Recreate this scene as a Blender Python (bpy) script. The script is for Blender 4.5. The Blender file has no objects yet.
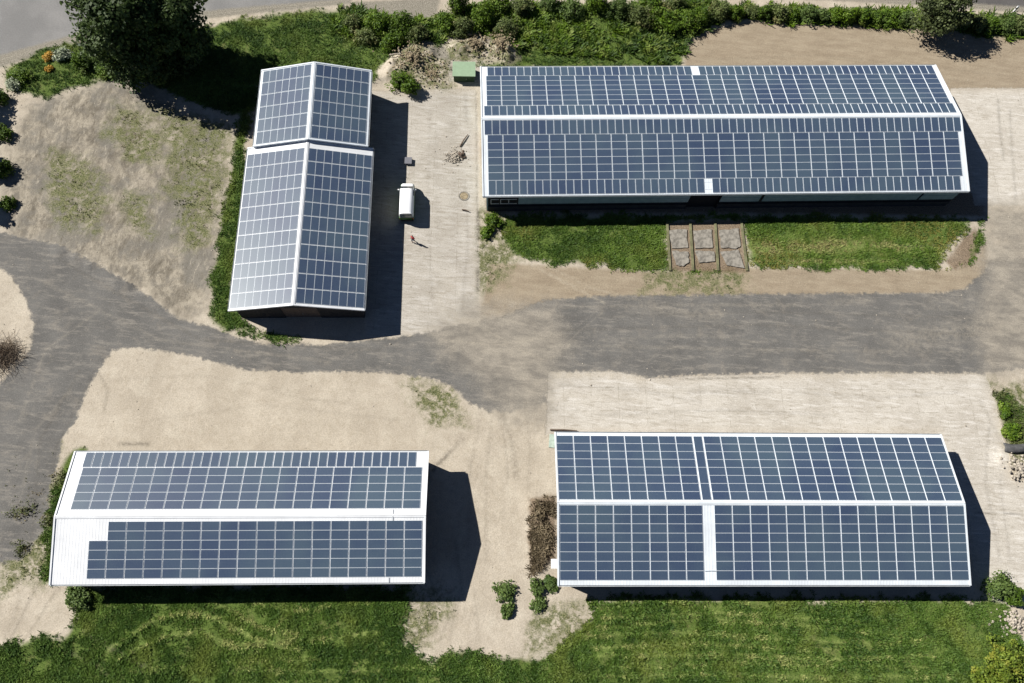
import bpy, math, random
import numpy as np
from mathutils import Vector, Matrix
random.seed(7); rng = np.random.default_rng(7)
C = bpy.context.scene.collection
PI = math.pi

# ------------------------------------------------------------------ camera model (drone, about 88 m up)
CF, CH, CP, CR = 749.98, 87.689, 0.344285, -0.08963
SX, SY = 1.1268, -0.3727                       # ground shadow offset per metre of height
_F = np.array([0, math.sin(CP), -math.cos(CP)]); _U = np.array([0, math.cos(CP), math.sin(CP)]); _R = np.array([1., 0, 0])
_U2 = _U*math.cos(CR)+_R*math.sin(CR); _R2 = _R*math.cos(CR)-_U*math.sin(CR)
def at(x, y, z=0.0):
    """survey helper: where on the level z the photo's pixel lies"""
    d = _F*CF+_R2*(x-512)+_U2*(341.5-y)
    p = np.array([0, 0, CH])+d*((z-CH)/d[2])
    return float(p[0]), float(p[1])

# ------------------------------------------------------------------ helpers
def tag(o, label=None, cat=None, group=None, kind=None):
    if label: o['label'] = label
    if cat: o['category'] = cat
    if group: o['group'] = group
    if kind: o['kind'] = kind
    return o
def empty(name, loc, rz=0, label=None, cat=None, group=None):
    o = bpy.data.objects.new(name, None); C.objects.link(o)
    o.location = loc; o.rotation_euler = (0, 0, rz); o.empty_display_size = .3
    return tag(o, label, cat, group)
class MB:
    def __init__(s): s.v = []; s.f = []; s.m = []; s.t = []; s.cm = 0; s.ct = .5
    def add(s, vs, fs):
        b = len(s.v); s.v += [tuple(map(float, p)) for p in vs]
        for f in fs: s.f.append([b+i for i in f]); s.m.append(s.cm); s.t.append(s.ct)
    def box(s, x0, x1, y0, y1, z0, z1):
        s.add([(x0,y0,z0),(x1,y0,z0),(x1,y1,z0),(x0,y1,z0),(x0,y0,z1),(x1,y0,z1),(x1,y1,z1),(x0,y1,z1)],
              [(0,3,2,1),(4,5,6,7),(0,1,5,4),(1,2,6,5),(2,3,7,6),(3,0,4,7)])
    def hexa(s, bot, top):
        s.add(list(bot)+list(top), [(0,3,2,1),(4,5,6,7),(0,1,5,4),(1,2,6,5),(2,3,7,6),(3,0,4,7)])
    def prism(s, poly, z0, z1):
        n = len(poly)
        s.add([(x,y,z0) for x,y in poly]+[(x,y,z1) for x,y in poly],
              [tuple(range(n))[::-1], tuple(range(n,2*n))]+[(i,(i+1)%n,n+(i+1)%n,n+i) for i in range(n)])
    def tube(s, pts, rads, n=6):
        rings = []
        for i, p in enumerate(pts):
            p = Vector(p); a = Vector(pts[max(i-1,0)]); b = Vector(pts[min(i+1,len(pts)-1)])
            d = (b-a).normalized(); q = d.to_track_quat('Z','Y')
            rings.append([p+q@Vector((math.cos(2*PI*k/n)*rads[i], math.sin(2*PI*k/n)*rads[i], 0)) for k in range(n)])
        vs = [v for r in rings for v in r]; fs = []
        for i in range(len(pts)-1):
            for k in range(n):
                fs.append((i*n+k, i*n+(k+1)%n, (i+1)*n+(k+1)%n, (i+1)*n+k))
        fs.append(tuple(range(n))[::-1]); fs.append(tuple((len(pts)-1)*n+k for k in range(n)))
        s.add(vs, fs)
    def rock(s, x, y, z, r, sq=.6):
        """a lumpy stone"""
        vs = []; nu, nv = 6, 4
        for j in range(nv+1):
            th = PI*j/nv
            for i in range(nu):
                ph = 2*PI*i/nu+.3*j; k = r*random.uniform(.75,1.2)
                vs.append((x+k*math.sin(th)*math.cos(ph), y+k*math.sin(th)*math.sin(ph), z+k*sq*math.cos(th)))
        fs = [(j*nu+i,(j+1)*nu+i,(j+1)*nu+(i+1)%nu,j*nu+(i+1)%nu) for j in range(nv) for i in range(nu)]
        s.add(vs, fs)
    def build(s, name, mats, parent=None, smooth=False, loc=None):
        me = bpy.data.meshes.new(name); me.from_pydata(s.v, [], s.f)
        if not isinstance(mats, (list, tuple)): mats = [mats]
        for m in mats: me.materials.append(m)
        me.polygons.foreach_set('material_index', s.m)
        a = me.attributes.new('tint', 'FLOAT', 'FACE'); a.data.foreach_set('value', s.t)
        if smooth: me.polygons.foreach_set('use_smooth', [True]*len(s.f))
        me.update()
        o = bpy.data.objects.new(name, me); C.objects.link(o)
        if parent: o.parent = parent
        if loc: o.location = loc
        return o
def quads(name, P, mat, parent=None, tint=None):
    """P: (n,4,3) array of leaf or blade quads -> one mesh"""
    n = len(P); me = bpy.data.meshes.new(name)
    me.vertices.add(4*n); me.vertices.foreach_set('co', P.reshape(-1).astype(np.float32))
    me.loops.add(4*n); me.loops.foreach_set('vertex_index', np.arange(4*n, dtype=np.int32))
    me.polygons.add(n); me.polygons.foreach_set('loop_start', np.arange(0, 4*n, 4, dtype=np.int32))
    me.update(calc_edges=True); me.validate()
    if tint is None: tint = rng.random(n)
    a = me.attributes.new('tint', 'FLOAT', 'FACE'); a.data.foreach_set('value', tint.astype(np.float32))
    me.materials.append(mat)
    o = bpy.data.objects.new(name, me); C.objects.link(o)
    if parent: o.parent = parent
    return o

# ------------------------------------------------------------------ materials
class NT:
    def __init__(s, name):
        s.m = bpy.data.materials.new(name); s.m.use_nodes = True; s.t = s.m.node_tree; s.n = s.t.nodes
        s.b = s.n['Principled BSDF']; s.b.inputs['Roughness'].default_value = .85
        s.b.inputs['Specular IOR Level'].default_value = .25
    def L(s, a, b): s.t.links.new(a, b)
    def sock(s, node_in, v):
        if isinstance(v, bpy.types.NodeSocket): s.L(v, node_in)
        elif isinstance(v, (tuple, list)) and len(v) == 3 and node_in.type == 'RGBA': node_in.default_value = (*v, 1)
        else: node_in.default_value = v
    def math(s, op, a, b=0., c=None, clamp=False):
        k = s.n.new('ShaderNodeMath'); k.operation = op; k.use_clamp = clamp
        s.sock(k.inputs[0], a); s.sock(k.inputs[1], b)
        if c is not None: s.sock(k.inputs[2], c)
        return k.outputs[0]
    def mix(s, f, a, b, mode='MIX'):
        k = s.n.new('ShaderNodeMix'); k.data_type = 'RGBA'; k.blend_type = mode
        s.sock(k.inputs[0], f); s.sock(k.inputs[6], a); s.sock(k.inputs[7], b); return k.outputs[2]
    def step(s, v, lo, hi, a=0., b=1.):
        k = s.n.new('ShaderNodeMapRange'); k.interpolation_type = 'SMOOTHSTEP'
        s.sock(k.inputs['Value'], v); k.inputs['From Min'].default_value = lo; k.inputs['From Max'].default_value = hi
        k.inputs['To Min'].default_value = a; k.inputs['To Max'].default_value = b; return k.outputs[0]
    def coord(s, scale=(1,1,1), rot=0., kind='Object', loc=(0,0,0)):
        if not hasattr(s, 'tc'): s.tc = s.n.new('ShaderNodeTexCoord')
        k = s.n.new('ShaderNodeMapping'); k.inputs['Scale'].default_value = scale; k.inputs['Rotation'].default_value = (0,0,rot)
        k.inputs['Location'].default_value = loc
        s.L(s.tc.outputs[kind], k.inputs[0]); return k.outputs[0]
    def noise(s, scale, detail=3, rough=.6, vec=None, dist=0., col=False):
        k = s.n.new('ShaderNodeTexNoise'); k.inputs['Scale'].default_value = scale; k.inputs['Detail'].default_value = detail
        k.inputs['Roughness'].default_value = rough; k.inputs['Distortion'].default_value = dist
        s.L(vec if vec is not None else s.coord(), k.inputs['Vector'])
        return k.outputs[1 if col else 0]
    def attr(s, name):
        k = s.n.new('ShaderNodeAttribute'); k.attribute_name = name; return k.outputs['Fac']
    def bump(s, h, strength=.5, dist=.05):
        k = s.n.new('ShaderNodeBump'); k.inputs['Strength'].default_value = strength; k.inputs['Distance'].default_value = dist
        s.L(h, k.inputs['Height']); s.L(k.outputs[0], s.b.inputs['Normal'])
    def col(s, c): s.sock(s.b.inputs['Base Color'], c)
def plain(name, c, rough=.8, var=.15, sc=3., metal=0., spec=.3):
    k = NT(name); n = k.noise(sc, 4, .65)
    f = k.step(n, .3, .7, 1-var, 1+var*.5)
    mul = k.n.new('ShaderNodeVectorMath'); mul.operation = 'SCALE'; mul.inputs[0].default_value = c; k.L(f, mul.inputs['Scale'])
    k.L(mul.outputs[0], k.b.inputs['Base Color'])
    k.b.inputs['Roughness'].default_value = rough; k.b.inputs['Metallic'].default_value = metal; k.b.inputs['Specular IOR Level'].default_value = spec
    return k.m
def foliage(name, dark, light, yellow=None, big=.8, pale=None):
    k = NT(name); t = k.attr('tint')
    c = k.mix(t, dark, light)
    if yellow: c = k.mix(k.step(k.noise(big, 2), .5, .68), c, yellow)
    if pale: c = k.mix(k.step(t, 1.0, 1.7), c, pale)
    k.col(c); k.b.inputs['Roughness'].default_value = .6
    tr = k.n.new('ShaderNodeBsdfTranslucent'); k.L(c, tr.inputs[0])
    ms = k.n.new('ShaderNodeMixShader'); ms.inputs[0].default_value = .25
    out = [n for n in k.n if n.type == 'OUTPUT_MATERIAL'][0]
    k.L(k.b.outputs[0], ms.inputs[1]); k.L(tr.outputs[0], ms.inputs[2]); k.L(ms.outputs[0], out.inputs[0])
    return k.m
M = {}
M['white_roof'] = plain('white_roof_sheet', (.72,.735,.75), .5, .10, .35)
M['pale_roof'] = plain('pale_roof_sheet', (.68,.725,.76), .45, .10, .4)
M['aluminium'] = plain('aluminium_frame', (.66,.71,.76), .45, .05, 5, .0, .3)
M['gutter'] = plain('zinc_gutter', (.45,.48,.5), .5, .15)
M['wall_dark'] = plain('weathered_dark_wall', (.05,.047,.045), .9, .3, 2)
M['wall_teal'] = plain('grey_green_cladding', (.24,.33,.35), .7, .15, 1.5)
M['plinth'] = plain('dark_plinth', (.035,.035,.035), .9, .3, 1.5)  # near-black tone of the lower south wall
M['void'] = plain('opening_shade', (.012,.012,.013), 1, .1)  # near-black colour paints the unlit inside behind openings
M['wood'] = plain('weathered_wood', (.16,.12,.09), .9, .3, 6)
M['bark'] = plain('bark', (.12,.09,.065), .9, .4, 6)
M['dead'] = plain('dry_twigs', (.26,.205,.15), .9, .4, 5)
M['clod'] = plain('brown_clods', (.31,.25,.16), .95, .5, 5)
M['stone'] = plain('pale_rubble', (.44,.39,.32), .9, .5, 4)
M['slab'] = plain('weathered_slab', (.255,.235,.20), .9, .45, 2.2)
M['kerb'] = plain('mossy_kerb', (.17,.165,.09), .9, .35, 1.5)
M['green_roof'] = plain('green_roof_paint', (.27,.37,.24), .6, .08, 2)
M['green_wall'] = plain('green_wall_paint', (.05,.085,.04), .7, .1, 2)
M['van_white'] = plain('white_van_paint', (.85,.86,.87), .25, .02, 2, 0, .5)
M['van_green'] = plain('green_van_paint', (.10,.22,.07), .3, .05, 2, 0, .5)
M['van_glass'] = plain('dark_van_glass', (.03,.04,.045), .08, .05, 2, 0, .6)
M['rear_glass'] = plain('rear_glass', (.16,.20,.18), .2, .05, 2, 0, .5)
M['rubber'] = plain('black_rubber', (.02,.02,.02), .8, .1)
M['rim'] = plain('steel_rim', (.4,.4,.4), .4, .1, 4, .8)
M['lamp_red'] = plain('red_lens', (.4,.02,.02), .3, .05)
M['lamp_clear'] = plain('clear_lens', (.6,.6,.6), .2, .05)
M['white_paint'] = plain('white_paint', (.82,.82,.80), .6, .06, 3)
M['black_paint'] = plain('black_paint', (.03,.03,.03), .6, .06, 3)
M['grey_box'] = plain('grey_plastic', (.16,.16,.18), .7, .1, 3)
M['tarp'] = plain('grey_tarpaulin', (.09,.09,.09), .7, .3, 3)
M['skin'] = plain('skin', (.5,.32,.24), .6, .05)
M['red_shirt'] = plain('red_shirt', (.55,.03,.045), .8, .08)
M['jeans'] = plain('dark_trousers', (.05,.06,.09), .85, .1)
M['hair'] = plain('brown_hair', (.06,.04,.03), .8, .1)
M['rust'] = plain('rusty_iron', (.14,.10,.075), .8, .3, 6)
M['leaf'] = foliage('shrub_leaves', (.038,.078,.013), (.125,.21,.009), (.19,.25,.045))
M['leaf_b'] = foliage('shrub_leaves_dark', (.030,.062,.013), (.10,.17,.009), (.14,.195,.04))
M['leaf_tree'] = foliage('tree_leaves', (.022,.042,.012), (.075,.115,.025))
M['leaf_pale'] = foliage('pale_tree_leaves', (.04,.055,.02), (.12,.15,.05))
M['leaf_bright'] = foliage('bright_leaves', (.07,.12,.015), (.20,.26,.03), (.26,.27,.04))
M['weed_bush'] = foliage('mixed_leaves', (.05,.075,.02), (.16,.20,.06), (.22,.21,.08), .5)
M['leaf_blue'] = foliage('weed_leaves', (.045,.085,.02), (.14,.20,.05))
M['orange'] = foliage('orange_blossom', (.30,.17,.02), (.62,.38,.06))
M['blossom'] = foliage('white_blossom', (.25,.30,.18), (.55,.58,.45))
M['brown_weed'] = foliage('dried_weeds', (.11,.085,.05), (.30,.24,.15))
M['grass'] = foliage('grass_blades', (.060,.115,.014), (.145,.235,.03), (.23,.22,.05), .10, (.32,.28,.12))
M['meadow'] = foliage('meadow_blades', (.040,.088,.012), (.108,.185,.028), (.155,.205,.036), .16, (.36,.38,.13))
M['weed'] = foliage('rough_weeds', (.045,.06,.015), (.15,.17,.055), (.22,.18,.09), .2)

def panel_mat():
    k = NT('solar_cells'); t = k.attr('tint')
    base = k.mix(t, (.032,.052,.100), (.044,.069,.117))
    sp = k.n.new('ShaderNodeSeparateXYZ'); k.L(k.coord(), sp.inputs[0])
    fx = k.math('ABSOLUTE', k.math('SUBTRACT', k.math('FRACT', k.math('DIVIDE', sp.outputs[0], .158)), .5))
    fy = k.math('ABSOLUTE', k.math('SUBTRACT', k.math('FRACT', k.math('DIVIDE', sp.outputs[1], .158)), .5))
    g = k.step(k.math('MAXIMUM', fx, fy), .455, .485)
    n = k.noise(.55, 3, .6); n2 = k.noise(9, 3, .6)
    base = k.mix(k.step(k.noise(.14, 3, .5), .35, .7), base, (.056,.088,.124))
    base = k.mix(k.math('MULTIPLY', g, .35), base, (.13,.16,.22))
    base = k.mix(k.math('MULTIPLY', k.step(n2, .45, .8), .10), base, (.25,.26,.27))
    k.col(base); k.b.inputs['Roughness'].default_value = .45; k.b.inputs['Specular IOR Level'].default_value = .24
    k.b.inputs['Coat Weight'].default_value = .05; k.b.inputs['Coat Roughness'].default_value = .2
    return k.m
M['cells'] = panel_mat()

# ------------------------------------------------------------------ ground
def poly_world(pts): return np.array([at(*p) for p in pts])
def sdf(X, Y, poly):
    """signed distance, positive inside"""
    d2 = np.full(X.shape, 1e9); ins = np.zeros(X.shape, bool); n = len(poly)
    for i in range(n):
        ax, ay = poly[i]; bx, by = poly[(i+1)%n]
        ex, ey = bx-ax, by-ay; L = ex*ex+ey*ey+1e-9
        t = np.clip(((X-ax)*ex+(Y-ay)*ey)/L, 0, 1)
        d2 = np.minimum(d2, (X-ax-t*ex)**2+(Y-ay-t*ey)**2)
        c = ((ay > Y) != (by > Y)) & (X < ex*(Y-ay)/(by-ay+1e-12)+ax); ins ^= c
    return np.where(ins, 1, -1)*np.sqrt(d2)
def stroke(X, Y, pts, w):
    p = poly_world(pts); d2 = np.full(X.shape, 1e9)
    for i in range(len(p)-1):
        ax, ay = p[i]; bx, by = p[i+1]; ex, ey = bx-ax, by-ay
        t = np.clip(((X-ax)*ex+(Y-ay)*ey)/(ex*ex+ey*ey+1e-9), 0, 1)
        d2 = np.minimum(d2, (X-ax-t*ex)**2+(Y-ay-t*ey)**2)
    return np.exp(-d2/(w*w))
def vnoise(X, Y, s, seed=0):
    r = np.random.default_rng(seed).random((256,256)); x = X/s+1000; y = Y/s+1000
    i = np.floor(x).astype(int); j = np.floor(y).astype(int); u = x-i; v = y-j; u = u*u*(3-2*u); v = v*v*(3-2*v)
    g = lambda a, b: r[a%256, b%256]
    return (g(i,j)*(1-u)+g(i+1,j)*u)*(1-v)+(g(i,j+1)*(1-u)+g(i+1,j+1)*u)*v
def fbm(X, Y, s, o=4, seed=0): return sum(vnoise(X, Y, s/2**k, seed+k)*.5**k for k in range(o))/sum(.5**k for k in range(o))

POLY = {
 'track': [[(-60,225),(0,232),(35,240),(62,246),(92,262),(120,277),(150,297),(180,320),(212,327),(235,337),(265,344),(320,345),(400,337),(440,330),(470,322),(500,318),(545,300),(600,296),(690,295),(745,294),(940,293),(966,288),(984,272),(990,262),(1030,258),(1100,258),(1100,370),(1024,368),(985,373),(880,373),(820,373),(770,373),(690,375),(650,378),(620,372),(548,371),(546,402),(512,412),(486,411),(468,402),(452,386),(430,378),(380,372),(300,372),(245,370),(200,358),(165,351),(130,347),(112,351),(97,372),(86,393),(76,420),(62,440),(58,462),(50,490),(44,530),(20,560),(-60,575)]],
 'sandisle': [[(-60,262),(0,268),(12,276),(26,300),(34,325),(30,350),(14,368),(0,385),(-60,395)]],
 'conc': [[(366,90),(400,92),(440,89),(476,90),(479,140),(479,240),(480,322),(440,333),(402,337),(366,338)],
          [(560,371),(620,371),(648,378),(690,376),(770,374),(820,373),(900,373),(985,374),(993,392),(1004,440),(1012,480),(1100,500),(1100,620),(985,602),(978,585),(940,434),(553,434),(546,434),(547,372)],
          [(950,88),(1100,88),(1100,205),(1024,206),(975,206),(960,150)],
          [(449,61),(484,61),(484,82),(449,82)]],
 'yardmix': [[(985,205),(1100,205),(1100,370),(984,372),(978,330),(984,290)], [(470,302),(556,306),(572,340),(556,372),(546,425),(500,412),(478,380),(440,350),(430,335)]],
 'grass': [[(500,214),(745,214),(985,217),(984,240),(974,262),(950,271),(800,270),(746,269),(715,272),(690,273),(672,272),(600,268),(545,266),(515,255),(502,235)],
           [(-60,655),(10,643),(40,634),(66,630),(73,612),(60,592),(52,582),(410,584),(412,610),(404,640),(425,656),(445,652),(470,648),(512,655),(545,650),(570,636),(590,615),(584,596),(700,594),(985,596),(1012,600),(1014,625),(1030,640),(1100,650),(1100,1200),(-200,1200)],
           [(118,62),(190,28),(260,14),(352,6),(384,16),(420,18),(437,16),(470,4),(700,-2),(760,4),(880,8),(1100,18),(1100,44),(1020,40),(960,34),(890,30),(820,26),(760,22),(715,26),(690,40),(685,70),(484,70),(470,62),(455,56),(440,58),(395,70),(372,84),(262,84),(250,125),(246,200),(232,300),(262,330),(305,336),(300,343),(255,341),(224,332),(211,318),(209,290),(217,240),(228,180),(235,140),(238,118),(215,112),(160,92)],
           [(-60,110),(5,92),(8,66),(45,48),(75,42),(120,42),(140,70),(116,80),(70,92),(48,100),(20,92)],
           [(992,392),(1010,394),(1030,410),(1100,420),(1100,450),(1012,447),(1002,430)],
           [(74,448),(58,462),(46,500),(42,560),(38,584),(58,590),(70,520),(88,448)]],
 'weedy': [[(6,492),(34,488),(46,510),(30,565),(10,582),(2,540)],[(483,213),(503,213),(520,262),(500,285),(476,292),(476,240)],[(118,104),(150,112),(168,140),(158,165),(125,160),(105,135)],[(158,105),(218,124),(234,125),(222,200),(206,245),(182,250),(172,200),(165,150)],[(55,150),(95,165),(110,200),(92,232),(60,222),(45,185)],[(120,190),(150,200),(150,235),(120,225)],
           [(395,45),(520,36),(520,66),(455,62),(450,88),(400,88)], [(0,440),(60,450),(45,580),(0,600)],
           [(396,600),(440,594),(455,612),(430,645),(400,655),(385,640)], [(548,600),(585,604),(588,628),(560,648),(530,650),(540,620)], [(990,385),(1060,385),(1060,520),(1015,470)],
           [(405,384),(450,386),(466,418),(436,428)], [(640,270),(746,270),(746,294),(640,294)]],
 'paved': [[(-80,75),(0,60),(35,50),(76,40),(130,26),(190,17),(270,7),(352,0),(385,-4),(385,-60),(-80,-60)], [(730,-6),(860,0),(960,5),(1100,14),(1100,-60),(730,-60)]],
 'verge': [[(352,2),(440,-2),(437,16),(384,18),(352,6)], [(-80,85),(0,68),(38,56),(76,44),(130,30),(190,20),(352,4),(352,-2),(190,12),(76,34),(0,55),(-80,68)], [(740,-3),(860,2),(960,8),(1100,19),(1100,12),(860,-4),(740,-8)], [(392,10),(432,10),(450,60),(436,60)]],
 'tan': [[(490,262),(545,266),(672,272),(746,268),(950,270),(974,262),(986,240),(988,262),(984,274),(966,290),(940,294),(745,296),(560,300),(500,318),(480,315)], [(686,45),(715,28),(760,20),(1100,40),(1100,90),(684,90)]],
 'greydirt': [[(10,235),(5,150),(30,105),(110,78),(160,95),(225,130),(226,200),(210,300),(180,322),(150,297),(92,260)]],
 'soil_and_shade': [[(530,498),(556,495),(556,560),(532,575),(528,540)], [(945,262),(962,240),(975,228),(984,240),(975,262),(955,270)], [(667,222),(744,220),(747,272),(670,271)], [(486,196),(985,192),(985,216),(745,213),(500,213),(486,212)]],  # last polygon paints the shade at the longest barn's south wall foot
}
G = .22
gx = np.arange(-88, 86+.01, G); gy = np.arange(-18, 104+.01, G); nx, ny = len(gx), len(gy)
X, Y = np.meshgrid(gx, gy)
S = {}
for k, ps in POLY.items():
    s = np.full(X.shape, -9.)
    for p in ps: s = np.maximum(s, sdf(X, Y, poly_world(p)))
    S[k] = np.clip(s, -4, 4)
S['track'] = np.minimum(S['track'], -S['sandisle'])
for bp in ([(380,74),(392,58),(405,48),(428,42),(436,50),(452,40),(470,36),(490,38),(512,42),(518,60),(505,66),(484,60),(470,66),(458,62),(448,92),(400,92)],):
    S['grass'] = np.minimum(S['grass'], -np.clip(sdf(X, Y, poly_world(bp)), -4, 4))
S['grass'] = np.minimum(S['grass'], -np.clip(sdf(X, Y, poly_world([(938,270),(952,250),(964,234),(974,224),(978,232),(972,250),(968,264)])), -4, 4))
S['grass'] = np.minimum(S['grass'], -np.clip(sdf(X, Y, poly_world(POLY['soil_and_shade'][2])), -4, 4))
LT = np.zeros(X.shape); DK = np.zeros(X.shape)
for pts, w, a in [([(520,258),(560,280),(606,304)],.28,.7), ([(540,262),(590,288),(640,300)],.28,.5), ([(603,312),(575,335),(548,362)],.13,.3), ([(598,310),(570,333),(542,360)],.10,.2),
    ([(110,650),(150,622),(185,612),(215,618),(262,642),(300,650)],.32,.7), ([(120,658),(165,636),(200,632),(235,646),(300,640),(380,632)],.35,.55), ([(208,600),(235,612),(262,628),(330,640)],.3,.55),
    ([(150,668),(300,658),(420,668)],.3,.35), ([(595,628),(700,618),(800,625),(900,636)],.35,.5), ([(590,648),(700,643),(820,650),(920,640)],.3,.5), ([(620,668),(760,662),(930,668)],.3,.45),
    ([(600,608),(760,606),(870,612)],.3,.35), ([(40,280),(160,340),(330,362)],.28,0.30), ([(20,420),(45,350),(100,310)],.28,0.30), ([(560,345),(760,350),(980,352)],.28,0.30), ([(560,307),(700,305),(800,305)],.28,0.35), ([(440,340),(500,345),(560,335)],.28,0.50), ([(470,320),(520,350),(548,362)],.28,0.40), ([(600,340),(700,335),(760,342)],.28,0.25), ([(20,500),(35,430),(70,390)],.28,0.25), ([(120,604),(90,625),(75,640)],.3,.4),([(590,603),(680,600),(780,604),(900,601)],.25,0.40),([(600,618),(720,613),(790,618),(860,622)],.25,0.50),([(585,636),(680,632),(790,640),(880,643)],.25,0.45),([(600,656),(720,655),(830,660),(930,655)],.25,0.55),([(580,676),(700,674),(820,678),(960,676)],.25,0.45),([(100,672),(220,668),(320,672),(440,668)],.25,0.40),([(260,600),(290,612),(340,604),(400,600)],.25,0.40),([(250,655),(275,630),(290,606),(300,596)],.25,0.40),([(130,600),(180,596),(240,600),(300,610)],.25,0.35), ([(745,250),(850,245),(950,252)],1.1,.5), ([(750,262),(900,262)],.4,.5), ([(900,340),(1000,325)],1.5,.4), ([(935,300),(990,300)],1.6,.25), ([(640,305),(680,312),(720,316)],.8,.35), ([(830,303),(870,300)],.5,.3), ([(556,376),(600,374),(640,379)],.45,.8), ([(780,377),(860,376),(905,375)],.5,.7), ([(560,395),(640,400)],.7,.35), ([(470,330),(440,300),(452,280)],1.2,.3)]:
    LT = np.maximum(LT, a*stroke(X, Y, pts, w*(.72 if w < .4 else 1)))
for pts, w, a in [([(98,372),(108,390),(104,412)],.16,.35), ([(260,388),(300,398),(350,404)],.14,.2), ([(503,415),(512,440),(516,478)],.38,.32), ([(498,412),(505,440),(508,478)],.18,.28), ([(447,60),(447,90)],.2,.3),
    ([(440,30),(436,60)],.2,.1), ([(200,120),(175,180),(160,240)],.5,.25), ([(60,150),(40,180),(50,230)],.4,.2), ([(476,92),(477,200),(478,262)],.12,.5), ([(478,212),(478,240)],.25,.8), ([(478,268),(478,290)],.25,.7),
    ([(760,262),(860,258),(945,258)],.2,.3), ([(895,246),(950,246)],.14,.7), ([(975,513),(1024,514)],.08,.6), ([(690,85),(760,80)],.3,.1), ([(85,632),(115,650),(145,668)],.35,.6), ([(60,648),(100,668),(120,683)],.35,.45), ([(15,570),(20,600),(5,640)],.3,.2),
    ([(683,379),(735,378),(780,377)],.13,.6), ([(690,392),(770,392)],.35,.25), ([(70,540),(40,580),(10,640)],.2,0.30), ([(80,560),(50,600),(25,640)],.2,0.30), ([(420,560),(440,600),(420,640)],.2,0.30), ([(455,540),(462,590),(440,640)],.2,0.25), ([(480,420),(470,470),(468,560)],.2,0.20), ([(492,420),(486,470),(486,560)],.2,0.20), ([(525,400),(530,450),(528,500)],.2,0.20), ([(110,380),(200,375),(300,392)],.2,0.12), ([(150,420),(260,405),(400,420)],.2,0.12), ([(700,60),(820,55),(1000,75)],.2,0.15), ([(690,72),(840,66),(990,85)],.2,0.12), ([(35,150),(80,110),(180,105)],.2,0.30), ([(45,165),(95,125),(190,118)],.2,0.25), ([(60,220),(110,150),(140,110)],.2,0.30), ([(75,225),(125,160),(155,118)],.2,0.25), ([(100,250),(150,180),(215,150)],.2,0.25), ([(115,255),(165,190),(220,165)],.2,0.25), ([(150,280),(180,230),(210,190)],.2,0.25), ([(560,385),(640,390),(700,402)],.2,0.20), ([(600,415),(720,410),(830,415)],.2,0.20), ([(790,392),(880,398),(960,392)],.2,0.20), ([(1010,110),(1012,150),(1016,200)],.2,0.30), ([(998,100),(1000,130),(1004,160)],.2,0.35), ([(990,420),(985,480),(1000,560)],.2,0.25), ([(430,110),(428,200),(432,300)],.2,0.15), ([(465,180),(468,240),(462,310)],.2,0.20), ([(1005,400),(1000,480),(1010,560)],.2,0.20), ([(980,400),(1000,440),(1024,470)],.2,0.20), ([(60,260),(200,340),(380,350)],.2,0.25), ([(70,250),(210,330),(380,341)],.2,0.20), ([(30,560),(40,440),(80,370)],.2,0.22), ([(45,560),(55,450),(95,370)],.2,0.22), ([(560,330),(760,325),(980,335)],.2,0.20), ([(560,318),(760,312),(980,318)],.2,0.18), ([(428,478),(436,466),(450,452)],.3,.6), ([(450,452),(462,440)],.3,.3), ([(120,444),(148,444)],.22,.6), ([(436,130),(438,250)],.5,.10), ([(453,100),(455,260)],.9,.10), ([(465,95),(466,120)],.35,.25), ([(400,610),(440,590)],.25,.35), ([(395,628),(430,604),(455,588)],.22,.4), ([(405,640),(440,618)],.2,.35), ([(475,590),(478,640)],.3,.15), ([(460,590),(450,640)],.3,.15),  # first stroke here paints the shade line of the kerb strip
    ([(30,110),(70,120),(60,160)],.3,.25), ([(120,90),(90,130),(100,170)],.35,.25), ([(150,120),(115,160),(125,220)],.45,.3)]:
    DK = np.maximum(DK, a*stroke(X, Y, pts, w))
# heights
gm = 1/(1+np.exp(-S['grass']*4)); hard = np.maximum.reduce([1/(1+np.exp(-S[k]*3)) for k in ('track','conc','paved')])
Z = (fbm(X, Y, 2.2, 4, 3)-.5)*.07*(1-hard)*(1+gm*1.5) + (fbm(X, Y, 9, 3, 20)-.5)*.12*(1-hard)
Z += (fbm(X, Y, .9, 2, 31)-.5)*.10*(1-hard)*gm
def mound(pts, w, h, seed):
    global Z
    s = stroke(X, Y, pts, w); Z = Z+s*h*(.35+1.3*fbm(X, Y, 1.1, 3, seed)**1.3)
for _l in ([(110,650),(150,622),(185,612),(215,618),(262,642),(300,650)],[(120,658),(165,636),(200,632),(235,646),(300,640)],[(600,656),(720,655),(830,660),(930,655)],[(585,636),(680,632),(790,640),(880,643)],[(600,618),(720,613),(790,618),(860,622)],[(590,603),(680,600),(780,604),(900,601)],[(580,676),(700,674),(820,678),(960,676)],[(100,672),(220,668),(320,672),(440,668)]): Z = Z+.16*stroke(X, Y, _l, .35)
mound([(456,50),(470,46),(485,43),(500,48),(512,52)], 1.3, .8, 41)
mound([(398,66),(412,58),(424,52)], 1.9, .8, 42); mound([(408,78),(440,70)], 2.0, .3, 43)
mound([(505,52),(508,58)], 1.2, .8, 44); mound([(372,80),(386,78)], 1.0, .3, 45)
mound([(60,250),(110,270),(165,300)], 1.0, .25, 46)
mound([(1006,460),(1030,468)], 1.4, .5, 47); mound([(535,505),(540,560)], 1.2, .25, 48)
mound([(2,648),(60,640)], .8, .3, 49)

bedrock = 1/(1+np.exp(-6*(S['grass'])))

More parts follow.
